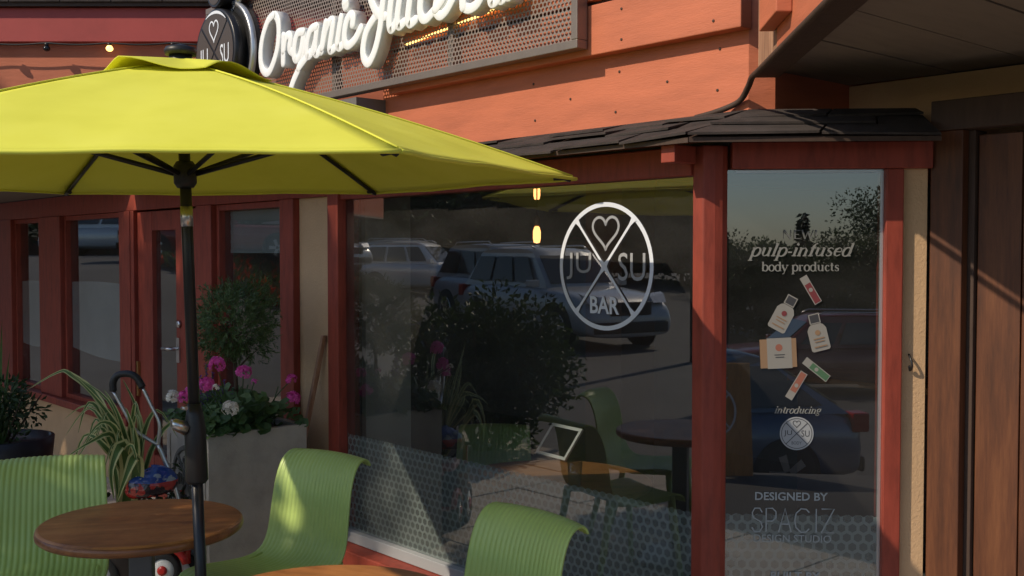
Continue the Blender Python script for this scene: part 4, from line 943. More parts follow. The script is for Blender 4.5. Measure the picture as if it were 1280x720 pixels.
# ------------------------------------------------------------------ concrete planter, its topiary and flowers
PL = Vector((-1.443, 5.03)); ru = Vector((0.775, 0.632)); lu = Vector((-0.632, 0.775)); PS = 0.52; PT = 0.783
prz = math.atan2(ru.y, ru.x)
pl = thing('concrete_planter', 'tall square concrete planter with an embossed round emblem, full of flowers', 'planter', (PL.x, PL.y, 0), prz)
m = MB(); w_ = 0.035
m.prism([(0, 0), (PS, 0), (PS, PS), (0, PS)], 0.0, 0.05)
o_ = [(0, 0), (PS, 0), (PS, PS), (0, PS)]; i_n = [(w_, w_), (PS-w_, w_), (PS-w_, PS-w_), (w_, PS-w_)]
for k in range(4):
    a, b_, c, d = o_[k], o_[(k+1) % 4], i_n[(k+1) % 4], i_n[k]
    for q in ([(*a, .0502), (*b_, .0502), (*b_, PT), (*a, PT)], [(*d, PT-.2), (*c, PT-.2), (*c, PT), (*d, PT)], [(*a, PT), (*b_, PT), (*c, PT), (*d, PT)]): m.quad(*q)
m.build('planter_box', M['concrete'], pl, 0.008)
MB().box(w_+0.001, PS-w_-0.001, w_+0.001, PS-w_-0.001, PT-0.0995, PT-0.03).build('soil', M['soil'], pl)
M['engraved'] = surf('engraved_concrete', (0.16, 0.15, 0.13), 0.95, 0.2, 9, 0.3, 70)
FQ = Matrix.Rotation(R(90), 4, 'Z')       # the face on local x = 0
def onface(p): return p
m = MB(Matrix(((0, 1, 0, 0), (-1, 0, 0, PS), (0, 0, 1, 0), (0, 0, 0, 1))))     # local XZ drawing -> planter's left face
fc, fz = PS/2, 0.52
def ridge(pts, w, closed=False):
    pts = [Vector((p[0], 0, p[1])) for p in pts]; n = len(pts); rr_ = []
    for i_, p in enumerate(pts):
        a = pts[(i_-1) % n] if closed or i_ else p; b_ = pts[(i_+1) % n] if closed or i_ < n-1 else p
        t_ = (b_-a).normalized(); nn = Vector((-t_.z, 0, t_.x))*w/2
        rr_.append([m.P(p+nn), m.P(p+nn*0.7+Vector((0, -0.009, 0))), m.P(p-nn*0.7+Vector((0, -0.009, 0))), m.P(p-nn)])
    for i_ in range(n if closed else n-1):
        a, b_ = rr_[i_], rr_[(i_+1) % n]
        for k in range(3): m.F((a[k], a[k+1], b_[k+1], b_[k]))
ridge(ellipse(fc, fz, 0.165, 0.165, 40), 0.026, True)
for sg_ in (-1, 1): ridge([(fc-0.11, fz-0.12*sg_), (fc+0.11, fz+0.12*sg_)], 0.018)
ridge(heart(fc, fz+0.085, 0.07, 0.07, 20), 0.012, True)
ridge([(fc-0.09, fz+0.03), (fc-0.09, fz-0.025), (fc-0.115, fz-0.02)], 0.012); ridge([(fc-0.065, fz+0.03), (fc-0.065, fz-0.02), (fc-0.04, fz-0.02), (fc-0.04, fz+0.03)], 0.012)
ridge([(fc+0.075, fz+0.028), (fc+0.05, fz+0.02), (fc+0.07, fz), (fc+0.05, fz-0.025)], 0.012); ridge([(fc+0.095, fz+0.03), (fc+0.095, fz-0.02), (fc+0.12, fz-0.02), (fc+0.12, fz+0.03)], 0.012)
for a in (-0.045, 0.0, 0.045): ridge([(fc+a-0.014, fz-0.115), (fc+a-0.014, fz-0.07), (fc+a+0.012, fz-0.08), (fc+a-0.012, fz-0.095), (fc+a+0.014, fz-0.115)], 0.008)
em2 = m.build('embossed_emblem', M['engraved'], pl)
m = MB(Matrix(((0, 1, 0, 0), (-1, 0, 0, PS), (0, 0, 1, 0), (0, 0, 0, 1))))
m.box(0.035, 0.055, -0.006, -0.0005, 0.06, PT-0.05); m.box(PS-0.055, PS-0.035, -0.006, -0.0005, 0.06, PT-0.05)
m.build('raised_border', M['concrete'], pl, 0.002)
pc2 = PL+ru*PS/2+lu*PS/2
rg = random.Random(3)
tp = thing('topiary_shrub', 'round dark green needle leaved topiary on a thin trunk in the concrete planter', 'shrub', (pc2.x, pc2.y, PT-0.03))
m = MB(); m.tube([(0, 0, -0.02), (0.006, 0.0, 0.15), (-0.004, 0.004, 0.32), (0.0, 0, 0.56)], [0.013, 0.011, 0.010, 0.006], 7)
for k in range(9):
    a = k*2.4; m.tube([(0, 0, 0.30+0.02*k), (0.07*math.cos(a), 0.07*math.sin(a), 0.37+0.02*k), (0.13*math.cos(a), 0.13*math.sin(a), 0.42+0.022*k)], [0.006, 0.004, 0.002], 5)
m.build('trunk', M['bark'], tp)
m = MB()
for _ in range(820):
    v = rnd(rg); v = v.normalized()*rg.uniform(0.25, 1.0)**0.5
    k = 1.0+0.16*math.sin(5*v.x+2)*math.cos(4*v.z)
    p = Vector((v.x*0.195*k, v.y*0.195*k, 0.55+v.z*0.20*k)); d = (v.normalized()+rnd(rg)*0.8+Vector((0, 0, 0.25))).normalized()
    L_ = rg.uniform(0.03, 0.07)
    for q in range(12):
        pp = p+d*L_*q/11; a = rg.uniform(0, 6.28); s_ = d.orthogonal().normalized(); s_ = Matrix.Rotation(a, 3, d) @ s_
        leafquad(m, pp, s_+d*0.9, d, rg.uniform(0.018, 0.032), 0.0058, 0.1)
o = m.build('crown', M['rosemary'], tp)
# geraniums
CF = Vector((pc2.x, pc2.y, PT))
def round_leaf(m, p, n, r, rg):
    n = n.normalized(); a = n.orthogonal().normalized(); b_ = n.cross(a); c = m.P(p-n*r*0.25); ph = rg.random()*6; ids = []
    for k in range(9):
        t_ = ph+2*math.pi*k/9; rr_ = r*(1+0.12*(k % 2)); ids.append(m.P(p+(a*math.cos(t_)+b_*math.sin(t_))*rr_+n*r*0.12*math.sin(3*t_)))
    for k in range(8): m.F((c, ids[k], ids[k+1]))
def head(m, c, r, rg, n=34):
    c = Vector(c)
    for _ in range(n):
        v = rnd(rg).normalized(); 
        if v.z < -0.5: v.z *= -1
        p = c+v*r*rg.uniform(0.75, 1.0); nn = (v+rnd(rg)*0.4).normalized(); a = nn.orthogonal().normalized(); b_ = nn.cross(a); ph = rg.random()*6
        for k in range(5):
            t0 = ph+k*1.2566; q = [p, p+(a*math.cos(t0-.5)+b_*math.sin(t0-.5))*r*0.34+nn*r*0.06, p+(a*math.cos(t0)+b_*math.sin(t0))*r*0.46+nn*r*0.03, p+(a*math.cos(t0+.5)+b_*math.sin(t0+.5))*r*0.34+nn*r*0.06]
            m.F([m.P(x) for x in q])
for kind, lab in (('pink', 'bushy geranium with magenta flower heads in the concrete planter'), ('white', 'geranium with creamy white flower heads at the front of the concrete planter')):
    gp = thing('geranium_plant', lab, 'flowers', (CF.x, CF.y, PT-0.02), 0, 'geraniums in the concrete planter')
    fl_ = [(f[0], (f[1][0]*1.093, f[1][1]*1.093, 1.65+(f[1][2]-1.65)*1.093), f[2]*1.09) for f in FLOWERS if f[0] == kind]
    ml = MB(); ms = MB()
    N = 260 if kind == 'pink' else 120
    for _ in range(N):
        u, v = rg.uniform(0.0, PS+0.01), rg.uniform(0.0, PS+0.03)
        if kind == 'white': u, v = rg.uniform(0.0, 0.30), rg.uniform(-0.01, 0.42) if rg.random() < 0.5 else rg.uniform(-0.03, 0.12)
        e_ = 1-abs(u/PS-0.5)*1.2
        p = Vector((PL.x, PL.y, 0))+Vector((*(ru*u+lu*v), 0)); z = PT-0.015+rg.random()*0.20*max(0.35, e_)
        round_leaf(ml, Vector((p.x-CF.x, p.y-CF.y, z-PT+0.02)), Vector((rg.uniform(-.7, .5), rg.uniform(-1.0, .2), 0.8)), rg.uniform(0.018, 0.036), rg)
    for _, c, r_ in fl_:
        b0 = Vector((CF.x+(c[0]-CF.x)*0.35, CF.y+(c[1]-CF.y)*0.3+0.03, PT-0.04)); off = Vector((CF.x, CF.y, PT-0.02))
        mst = MB(); mst.tube(spline([b0-off, (Vector(c)+b0)/2-off+Vector((0, 0, 0.03)), Vector(c)-off], 4), 0.0028, 5); mst.build('flower_stalk', M['geranium'], gp)
    for _ in range(14 if kind == 'pink' else 5):
        u, v = rg.uniform(0.05, PS-0.05), rg.uniform(0.05, PS-0.1); p = ru*u+lu*v
        b0 = Vector((PL.x+p.x-CF.x, PL.y+p.y-CF.y, -0.02)); ms = MB(); ms.tube([b0, b0+Vector((rg.uniform(-.03, .03), -0.02, 0.12)), b0+Vector((rg.uniform(-.06, .06), -0.03, 0.22))], 0.003, 5); ms.build('stem', M['geranium'], gp)
    ml.build('foliage', M['geranium'], gp)
    for _, c, r_ in fl_:
        mh = MB(); head(mh, Vector(c)-Vector((CF.x, CF.y, PT-0.02)), r_, rg, 30 if r_ > .02 else 12); mh.build('flower_head', M['pink' if kind == 'pink' else 'petalwhite'], gp)
sp_ = thing('salvia_plant', 'purple salvia spikes rising behind the umbrella pole in the planter', 'flowers', (-1.53, 5.31, PT-0.02))
ms = MB(); mf = MB()
for dx, h in ((-0.03, .27), (0.0, .33), (0.03, .29), (0.055, .22), (-0.055, .20), (0.09, .25), (0.13, .18)):
    ms.tube([(dx*.5, 0, 0), (dx, 0, h)], 0.003, 5)
    for k in range(46):
        z = h*(0.42+0.58*k/46); a = rg.uniform(0, 6.28); leafquad(mf, Vector((dx*(.5+.5*z/h), 0, z)), Vector((math.cos(a), math.sin(a), .5)), Vector((0, 0, 1)), 0.018, 0.010)
for k in range(40):
    a = rg.uniform(0, 6.28); leafquad(ms, Vector((rg.uniform(-.05, .08), 0, rg.uniform(0.0, .14))), Vector((math.cos(a), math.sin(a), .6)), Vector((0, 0, 1)), 0.05, 0.02)
ms.build('stem', M['geranium'], sp_); mf.build('blossom', M['purple'], sp_)

# ------------------------------------------------------------------ striped flax in its pot, dark pot plant
fx = thing('striped_flax', 'striped green and cream flax with arching strap leaves behind the left chair', 'plant', (-1.87, 5.14, 0))
off = Vector((-1.87, 5.14, 0))
m = MB(); m.lathe([(0.15, 0.0), (0.19, 0.26), (0.205, 0.34), (0.205, 0.37), (0.18, 0.37), (0.175, 0.345), (0.02, 0.34)], 24); m.build('pot', M['pot'], fx)
def strap(pts, w):
    c = spline(pts, 4); n = len(c); m = MB(); prev = None; view = Vector((0.3, -1, 0.35)).normalized()
    for i_, p in enumerate(c):
        u = i_/(n-1); t_ = (c[min(n-1, i_+1)]-c[max(0, i_-1)]).normalized(); s_ = t_.cross(view)
        if s_.length < 1e-3: s_ = t_.orthogonal()
        s_.normalize(); nn = s_.cross(t_); ww = w*(0.55+0.45*math.sin(math.pi*min(1, u*1.1+0.2)))*(1-u**3*0.95)
        row = [m.P(p+s_*ww*k+nn*ww*0.35*abs(k)) for k in (-1, -0.55, 0, 0.55, 1)]
        if prev:
            for k in range(4):
                m.m = 1 if k in (0, 3) else 0; m.F((prev[k], prev[k+1], row[k+1], row[k]), True)
        prev = row
    return m.build('leaf', [M['flaxgreen'], M['flaxcream']], fx)
for pts, w in FLAX: strap([Vector((0.0, 0.02, 0.345))+Vector((rg.uniform(-.05, .05), rg.uniform(-.04, .04), 0))]+[Vector(p)-off for p in pts], w*1.25)
for _ in range(14):
    a = rg.uniform(0, 6.28); r1, h = rg.uniform(.18, .42), rg.uniform(.35, .62)
    if math.sin(a) < -0.3: r1 *= 0.6
    strap([Vector((0.03*math.cos(a), 0.03*math.sin(a), .345)), Vector((r1*.35*math.cos(a), r1*.35*math.sin(a), .345+h*.7)), Vector((r1*.75*math.cos(a), r1*.75*math.sin(a), .345+h)), Vector((r1*1.25*math.cos(a), r1*1.25*math.sin(a), .345+h*.75))], rg.uniform(.011, .018))
fr = thing('red_flower_plant', 'low bedding plant with small orange red flowers between flax and planter', 'flowers', (-1.66, 5.30, 0))
m = MB(); m.lathe([(0.10, 0.0), (0.13, 0.22), (0.135, 0.25), (0.11, 0.25), (0.02, 0.235)], 20); m.build('pot', M['pot'], fr)
ml = MB(); mf = MB()
for _ in range(240): 
    v = rnd(rg); leafquad(ml, Vector((v.x*.17, v.y*.12, .40+v.z*.22)), rnd(rg)+Vector((0, 0, .4)), rnd(rg), 0.055, 0.024)
for _ in range(20):
    v = rnd(rg); head(mf, (v.x*.17, v.y*.10-.05, .46+v.z*.20), 0.014, rg, 5)
ml.build('foliage', M['darkleaf'], fr); mf.build('blossom', M['redpetal'], fr)
dp = thing('potted_shrub', 'bushy dark green shrub in a black glazed pot at the left edge', 'plant', (-2.92, 6.02, 0))
m = MB(); m.lathe([(0.20, 0.0), (0.25, 0.2), (0.285, 0.5), (0.295, 0.60), (0.27, 0.605), (0.26, 0.56), (0.02, 0.55)], 32); m.build('pot', M['pot'], dp)
m = MB()
for k in range(10):
    a = k*0.63; m.tube([(0.05*math.cos(a), 0.05*math.sin(a), .55), (.16*math.cos(a), .16*math.sin(a), .72), (.24*math.cos(a), .24*math.sin(a), .84)], [.007, .005, .002], 5)
m.build('stem', M['bark'], dp)
m = MB(); cloud(m, (0.0, -0.02, 0.72), (.27, .24, .17), 1500, 0.055, 0.022, rg, 16, 0.5); m.build('foliage', M['darkleaf'], dp)
for dx, h in ((0.03, 1.27), (0.06, 1.08), (-0.06, 1.12), (0.10, 0.98)):
    m = MB(); prev = None
    for k in range(9):
        u = k/8; p = Vector((dx*(0.3+u), -0.02, 0.55+(h-0.55)*u)); ww = 0.011*(1-u**3)
        row = [m.P(p+Vector((-ww, 0, 0))), m.P(p+Vector((0, 0.004, 0))), m.P(p+Vector((ww, 0, 0)))]
        if prev: m.F((prev[0], prev[1], row[1], row[0])); m.F((prev[1], prev[2], row[2], row[1]))
        prev = row
    m.build('leaf', M['flaxgreen'], dp)

# ------------------------------------------------------------------ push tricycle with a helmet on its seat
tk = thing('push_tricycle', 'red push tricycle with a tall silver parent handle behind the planter', 'tricycle', (-1.66, 5.08, 0)); off = Vector((-1.66, 5.08, 0))
def rel(L_): return [Vector(p)-off for p in L_]
m = MB(); m.tube(spline(rel(TRIKE_GRIP), 4), 0.017, 10); m.build('handle_grip', M['black'], tk)
m = MB(); m.tube(spline(rel(TRIKE_R), 4), 0.0095, 8); m.tube(spline(rel(TRIKE_L), 4), 0.0095, 8); m.tube(spline(rel(TRIKE_STEM)+[Vector((0.08, 0.02, 0.34))], 4), 0.012, 8); m.build('push_handle', M['chrome'], tk)
m = MB(); m.tube(spline([(0.09, 0.02, 0.33), (0.0, 0.0, 0.36), (-0.10, -0.02, 0.34), (-0.30, -0.10, 0.30)], 4), 0.018, 8); m.tube([(-0.30, -0.10, 0.16), (-0.29, -0.10, 0.48)], 0.015, 8); m.tube([(0.015, -0.12, 0.155), (0.03, -0.02, 0.16), (0.035, 0.07, 0.10)], 0.014, 8); m.tube([(0.09, 0.02, 0.15), (0.09, 0.02, 0.34)], 0.016, 8); m.build('frame', M['trikered'], tk)
m = MB(); m.box(-0.18, 0.03, -0.09, 0.09, 0.375, 0.425); m.build('seat', M['trikered'], tk, 0.02)
m = MB(); m.tube([(-0.31, -0.26, 0.47), (-0.28, -0.20, 0.49), (-0.28, 0.0, 0.49), (-0.31, 0.06, 0.47)], 0.011, 8); m.build('handlebar', M['black'], tk)
def twheel(c, r, w_):
    m = MB(); m.lathe([(r*0.68, -w_), (r*0.95, -w_), (r, -w_*.6), (r, w_*.6), (r*0.95, w_), (r*0.68, w_), (r*.66, 0), (r*.68, -w_)], 24, c, 'Y', True, False); o = m.build('wheel', M['rubber'], tk)
    m = MB(); m.lathe([(r*0.30, -w_*1.05), (r*0.66, -w_*.8), (r*.675, 0), (r*0.66, w_*.8), (r*.30, w_*1.05)], 24, c, 'Y'); m.build('rim', M['hubwhite'], o)
    m = MB(); m.lathe([(r*0.14, -w_*1.5), (r*0.28, -w_*1.3), (r*.28, w_*1.3), (r*.14, w_*1.5)], 16, c, 'Y'); m.build('hub', M['trikered'], o)
twheel((0.015, -0.10, 0.155), 0.082, 0.022); twheel((0.035, 0.055, 0.10), 0.10, 0.020); twheel((-0.31, -0.10, 0.12), 0.12, 0.022)
m = MB(); m.tube([(0.015+0.108*math.cos(R(15+150*k/10)), -0.10, 0.155+0.108*math.sin(R(15+150*k/10))) for k in range(11)], 0.018, 8); m.build('mudguard', M['trikered'], tk)
hm = thing('bicycle_helmet', "child's red and blue bicycle helmet resting on the tricycle seat", 'helmet', (-1.723, 5.05, 0.545), R(20))
def _helm():
    m, nt, b, out = new_mat('helmet_print')
    v = coords(nt); n = noise(nt, v, 16, 3, 0.5); s_ = nt.nodes.new('ShaderNodeSeparateXYZ'); nt.links.new(v, s_.inputs[0])
    red = ramp(nt, n, [(0.0, (0.02, 0.015, 0.02)), (0.44, (0.03, 0.015, 0.02)), (0.47, (0.42, 0.03, 0.02)), (1.0, (0.45, 0.03, 0.02))])
    blue = ramp(nt, n, [(0.0, (0.02, 0.06, 0.25)), (0.60, (0.02, 0.06, 0.27)), (0.64, (0.30, 0.36, 0.42)), (1.0, (0.4, 0.42, 0.45))])
    f = fmath(nt, 'GREATER_THAN', s_.outputs[2], 0.022)
    mx = nt.nodes.new('ShaderNodeMix'); mx.data_type = 'RGBA'; nt.links.new(f, mx.inputs['Factor']); nt.links.new(red, mx.inputs['A']); nt.links.new(blue, mx.inputs['B'])
    nt.links.new(mx.outputs['Result'], b.inputs['Base Color']); b.inputs['Roughness'].default_value = 0.25; b.inputs['Coat Weight'].default_value = 0.4; return m
M['helmet'] = _helm()
m = MB(); rings = []; na, nb = 36, 14
for j in range(nb+1):
    e_ = R(-32+122*j/nb); ring = []
    for i_ in range(na):
        a = 2*math.pi*i_/na; rad = 1.0+0.05*math.cos(2*a); dent = 0.94 if (j in (4, 5, 6, 7, 8, 9) and (i_ % 6) in (0, 1) and 3 < i_ < 34) else 1.0
        ring.append(m.P((0.118*rad*dent*math.cos(a)*math.cos(e_), 0.100*dent*math.sin(a)*math.cos(e_), 0.082*math.sin(e_)*dent+0.012*math.cos(a))))
    rings.append(ring)
for a, b_ in zip(rings, rings[1:]):
    for i_ in range(na): m.F((a[i_], a[(i_+1) % na], b_[(i_+1) % na], b_[i_]), True)
o = m.build('helmet_shell', M['helmet'], hm); o.modifiers.new('thick', 'SOLIDIFY').thickness = 0.012
m = MB(); m.tube(spline([(0.02, -0.092, -0.04), (0.03, -0.06, -0.085), (0.03, 0.0, -0.10), (0.03, 0.06, -0.085), (0.02, 0.092, -0.04)], 5), 0.005, 6); m.build('chin_strap', M['black'], hm)
# leaning stake on the stucco pier
sk = MB(); sk.hexa([loc2w(p) for p in ((-2.665, -0.20, 0.0), (-2.64, -0.20, 0.0), (-2.64, -0.175, 0.0), (-2.665, -0.175, 0.0))], [loc2w(p) for p in ((-2.475, -0.035, 1.22), (-2.452, -0.035, 1.22), (-2.452, -0.010, 1.22), (-2.475, -0.010, 1.22))])
o = sk.build('wooden_stake', M['rawwood'], None, 0.002); o['label'] = 'thin brown wooden stake leaning on the stucco pier beside the window'; o['category'] = 'stake'

# ------------------------------------------------------------------ behind the glass
tw = loc2w((-1.50, 0.70, -0.2))
it = thing('lounge_table', 'round brown table with a tablet on it behind the shop window', 'table', tw)
m = MB(); m.lathe([(0.48, 0.685), (0.495, 0.695), (0.495, 0.712), (0.485, 0.72)], 56); m.build('table_top', M['table'], it)
m = MB(); m.lathe([(0.20, 0.0), (0.20, 0.02), (0.04, 0.04), (0.035, 0.684), (0.12, 0.6845)], 20); m.build('column', M['steel'], it)
M['tabletwhite'] = plain('white_tablet_bezel', (0.75, 0.73, 0.72), 0.35)
tb = thing('tablet_computer', 'white framed tablet on a stand behind the shop window', 'tablet', (0.205, 5.80, 0.522), R(-55))
TM = Matrix.Translation((0, 0, 0.012)) @ Matrix.Rotation(R(-38), 4, 'X')
tmm = MB(TM); W2, H2, bz = 0.135, 0.20, 0.018
tmm.box(-W2, W2, 0, 0.012, 0, bz); tmm.box(-W2, W2, 0, 0.012, H2-bz, H2); tmm.box(-W2, -W2+bz, 0, 0.012, bz+0.0002, H2-bz-0.0002); tmm.box(W2-bz, W2, 0, 0.012, bz+0.0002, H2-bz-0.0002)
tmm.build('bezel', M['tabletwhite'], tb)
MB(TM).box(-W2+bz, W2-bz, 0.002, 0.011, bz, H2-bz).build('screen', M['screenglass'], tb)
m = MB(); m.hexa([(-0.05, 0.06, 0.0), (0.05, 0.06, 0.0), (0.05, 0.17, 0.0), (-0.05, 0.17, 0.0)], [(-0.04, 0.088, 0.10), (0.04, 0.088, 0.10), (0.04, 0.100, 0.10), (-0.04, 0.100, 0.10)]); m.build('stand', M['steel'], tb)
gl = MB(); gl.lathe([(0.030, 0.0), (0.036, 0.14), (0.034, 0.14), (0.028, 0.006)], 20); o = gl.build('drinking_glass', M['clear'], None); o.location = loc2w((-1.24, 0.60, 0.521)); o['label'] = 'empty drinking glass next to the tablet on the indoor table'; o['category'] = 'glass'
for (lxp, lyp, lzp, lab) in ((-2.05, 1.10, 2.035, 'glowing pendant lamp nearer the ceiling behind the shop window'), (-2.44+0.42, 1.12, 1.775, 'lower glowing pendant lamp hanging behind the shop window')):
    pass
for D_, pz, lab in ((6.35, 1.757, 'lower glowing pendant lamp hanging behind the shop window'), (7.4, 2.068, 'upper glowing pendant lamp deeper in the room behind the shop window')):
    px_ = 31/1330*D_
    pd = thing('pendant_lamp', lab, 'lamp', (px_, D_, pz), 0, 'pendant lamps inside the shop')
    m = MB(); m.lathe([(0.003, -0.05), (0.018, -0.046), (0.023, -0.02), (0.023, 0.02), (0.016, 0.045), (0.010, 0.05)], 14); m.build('bulb', M['bulb'], pd)
    m = MB(); m.lathe([(0.014, 0.0505), (0.02, 0.055), (0.02, 0.10), (0.005, 0.115)], 14); m.build('lamp_socket', M['brass'], pd)
    m = MB(); m.tube([(0, 0, 0.11), (0, 0, 2.40-pz)], 0.004, 6); m.build('cord', M['black'], pd)

# ------------------------------------------------------------------ the street: what the panes reflect and what shades the terrace
def tree(name, label, x, y, h, cr, kind='leaf', seed=1, n=3500, leaf=0.16, crown_z=None, group=None, clumps=26, spread=0.42):
    rg = random.Random(seed); z0 = gz(x, y)
    t = thing(name, label, 'tree', (x, y, z0), 0, group)
    m = MB(); cz = crown_z if crown_z is not None else h-cr
    if kind == 'conifer':
        m.tube([(0, 0, -.2), (0, 0, h*.5), (0, 0, h*.97)], [h*.022, h*.014, .01], 7); ml = MB()
        for k in range(n):
            u = rg.random()**0.7; z = h*(0.12+0.88*(1-u)); r_ = cr*u*rg.uniform(.3, 1.0)*(0.8+0.3*math.sin(z*3)); a = rg.uniform(0, 6.28)
            p = Vector((r_*math.cos(a), r_*math.sin(a), z-r_*0.25)); leafquad(ml, p, Vector((math.cos(a), math.sin(a), -.35))+rnd(rg)*.5, rnd(rg), leaf*1.5, leaf*.6)
    else:
        m.tube([(0, 0, -.2), (0.05, 0.02, h*.25), (-0.04, 0.03, h*.5), (0, 0, h*.75)], [h*k_ for k_ in ((.03, .022, .016, .008) if h < 8 else (.011, .009, .007, .004))], 8)
        for k in range(7):
            a = k*2.4; zz = cz-cr*.7+k*cr*.16; m.tube([(0, 0, zz), (cr*.35*math.cos(a), cr*.35*math.sin(a), zz+cr*.3), (cr*.7*math.cos(a), cr*.7*math.sin(a), zz+cr*.5)], [h*.011, h*.007, h*.003], 5)
        ml = MB(); cloud(ml, (0, 0, cz), (cr, cr, min(cr*.95, h-cz)), n, leaf, leaf*.62, rg, clumps, spread)
    m.build('trunk', M['bark'], t); ml.build('crown', M[kind], t)
    return t
def bush(name, label, x, y, rx, ry, h, seed, n=4200, leaf=0.075, mat='darkleaf'):
    rg = random.Random(seed); t = thing(name, label, 'shrub', (x, y, gz(x, y)))
    m = MB()
    for k in range(6): a = k*1.05; m.tube([(0, 0, -.1), (rx*.4*math.cos(a), ry*.4*math.sin(a), h*.4), (rx*.75*math.cos(a), ry*.75*math.sin(a), h*.75)], [.03, .02, .008], 5)
    m.build('stem', M['bark'], t)
    ml = MB(); cloud(ml, (0, 0, h*.48), (rx, ry, h*.50), n, leaf, leaf*.6, rg, 60, 0.36, 0.15); ml.build('crown', M[mat], t)
    return t
M['carglass'] = plain('car_glass', (0.012, 0.014, 0.016), 0.05, 0.0, 0.8)
M['lampclear'] = plain('clear_lens', (0.55, 0.56, 0.58), 0.15, 0.3); M['lampred'] = plain('red_lens', (0.35, 0.01, 0.01), 0.2)
def carpaint(name, col): return plain(name, col, 0.28, 0.25, 0.5, 0.6)
def car(label, cat, name, col, x, y, hx, hy, L_, W_, H_, kind='suv', z=None, group='parked cars'):
    """front towards (hx, hy); local +X is forward"""
    z0 = gz(x, y) if z is None else z
    t = thing(name, label, cat, (x, y, z0), math.atan2(hy, hx), group)
    pt = carpaint(name+'_paint', col); hw = W_/2
    cl = 0.19*H_/1.6
    belt = H_*0.60 if kind != 'van' else H_*0.52
    hood = {'suv': .60, 'hatch': .62, 'van': .50, 'pickup': .58}[kind]*H_
    f = L_/2
    if kind == 'pickup': st = [(-f, .50*H_), (-f+.05, .56*H_), (-.25*L_, .56*H_), (.0, .57*H_), (.14*L_, .58*H_), (.34*L_, .56*H_), (f-.12, .52*H_), (f, .40*H_)]
    elif kind == 'van': st = [(-f, .45*H_), (-f+.06, .52*H_), (-.2*L_, .52*H_), (.1*L_, .52*H_), (.3*L_, .52*H_), (.42*L_, .48*H_), (f-.08, .42*H_), (f, .32*H_)]
    else: st = [(-f, .44*H_), (-f+.07, .60*H_), (-.30*L_, .62*H_), (.0, .605*H_), (.16*L_, .60*H_), (.33*L_, .575*H_), (f-.18, .50*H_), (f-.03, .38*H_), (f, .30*H_)]
    m = MB(); rings = []
    for i_, (xx, zt) in enumerate(st):
        e_ = 0.86 if i_ in (0, len(st)-1) else (0.95 if i_ in (1, len(st)-2) else 1.0); w_ = hw*e_; zb = cl+(0.06 if i_ in (0, len(st)-1) else 0)
        half = [(w_*.86, zb), (w_*.97, zb+(zt-zb)*.2), (w_, zb+(zt-zb)*.55), (w_*.965, zb+(zt-zb)*.86), (w_*.87, zt), (w_*.45, zt+.018)]
        rings.append([m.P((xx, a, b_)) for a, b_ in half]+[m.P((xx, -a, b_)) for a, b_ in half[::-1]])
    for a, b_ in zip(rings, rings[1:]):
        for k in range(12): m.F((a[k], a[(k+1) % 12], b_[(k+1) % 12], b_[k]), True)
    m.F(rings[0]); m.F(rings[-1][::-1])
    body = m.build('body', pt, t); s_ = body.modifiers.new('smooth', 'SUBSURF'); s_.levels = 1; s_.render_levels = 2
    # cabin
    if kind == 'pickup': x0, x1, xr0, xr1 = -.10*L_, .20*L_, -.06*L_, .10*L_
    elif kind == 'van': x0, x1, xr0, xr1 = -f+.05, .40*L_, -f+.10, .26*L_
    elif kind == 'hatch': x0, x1, xr0, xr1 = -f+.16, .22*L_, -.28*L_, .05*L_
    else: x0, x1, xr0, xr1 = -f+.12, .19*L_, -.37*L_, .05*L_
    zb = belt-.03; zr = H_-.05; wb, wr = hw*.885, hw*.72
    m = MB(); xm = (xr0+xr1)/2
    sec = [(x0, zb, wb*.94), (xr0, zr-.04, wr*.96), (xr0+.22, zr+.01, wr), (xm, zr+.04, wr*1.01), (xr1-.2, zr+.02, wr), (xr1, zr-.05, wr*.97), (x1, zb, wb*.93)]
    bot = [(x0, zb-.08), (x1, zb-.08)]
    rr_ = []
    for xx, zz, ww in sec: rr_.append((m.P((xx, ww, zz)), m.P((xx, ww*.5, zz+.025)), m.P((xx, -ww*.5, zz+.025)), m.P((xx, -ww, zz))))
    for a, b_ in zip(rr_, rr_[1:]):
        for k in range(3): m.F((a[k], a[k+1], b_[k+1], b_[k]), True)
    for sd in (0, 3): m.F([r_[sd] for r_ in rr_])
    m.F(rr_[0]); m.F(rr_[-1]); m.build('roof', pt, t)
    # side windows as thin plates just proud of the cabin, windscreen and rear glass
    def side(sgn, ua, ub, nm='side_window'):
        g_ = MB(); 
        def at(u, v):
            xb = x0+(x1-x0)*u; xt = xr0+(xr1-xr0)*u
            return (xb+(xt-xb)*v, sgn*((wb*.985)+(wr-wb*.985)*v+.006), zb+(zr-zb)*v)
        lo, hi = .16, .84; q = [at(ua, lo), at(ub, lo), at(ub, hi), at(ua, hi)]
        n_ = Vector((0, sgn*.012, 0)); g_.hexa(q, [tuple(Vector(p)+n_) for p in q]); g_.build(nm, M['carglass'], t)
    spans = [(.06, .34), (.38, .64), (.68, .90)] if kind in ('suv', 'hatch') else ([(.1, .45), (.5, .9)] if kind == 'pickup' else [(.04, .28), (.31, .55), (.58, .76), (.80, .95)])
    for ua, ub in spans:
        for sgn in (-1, 1): side(sgn, ua, ub)
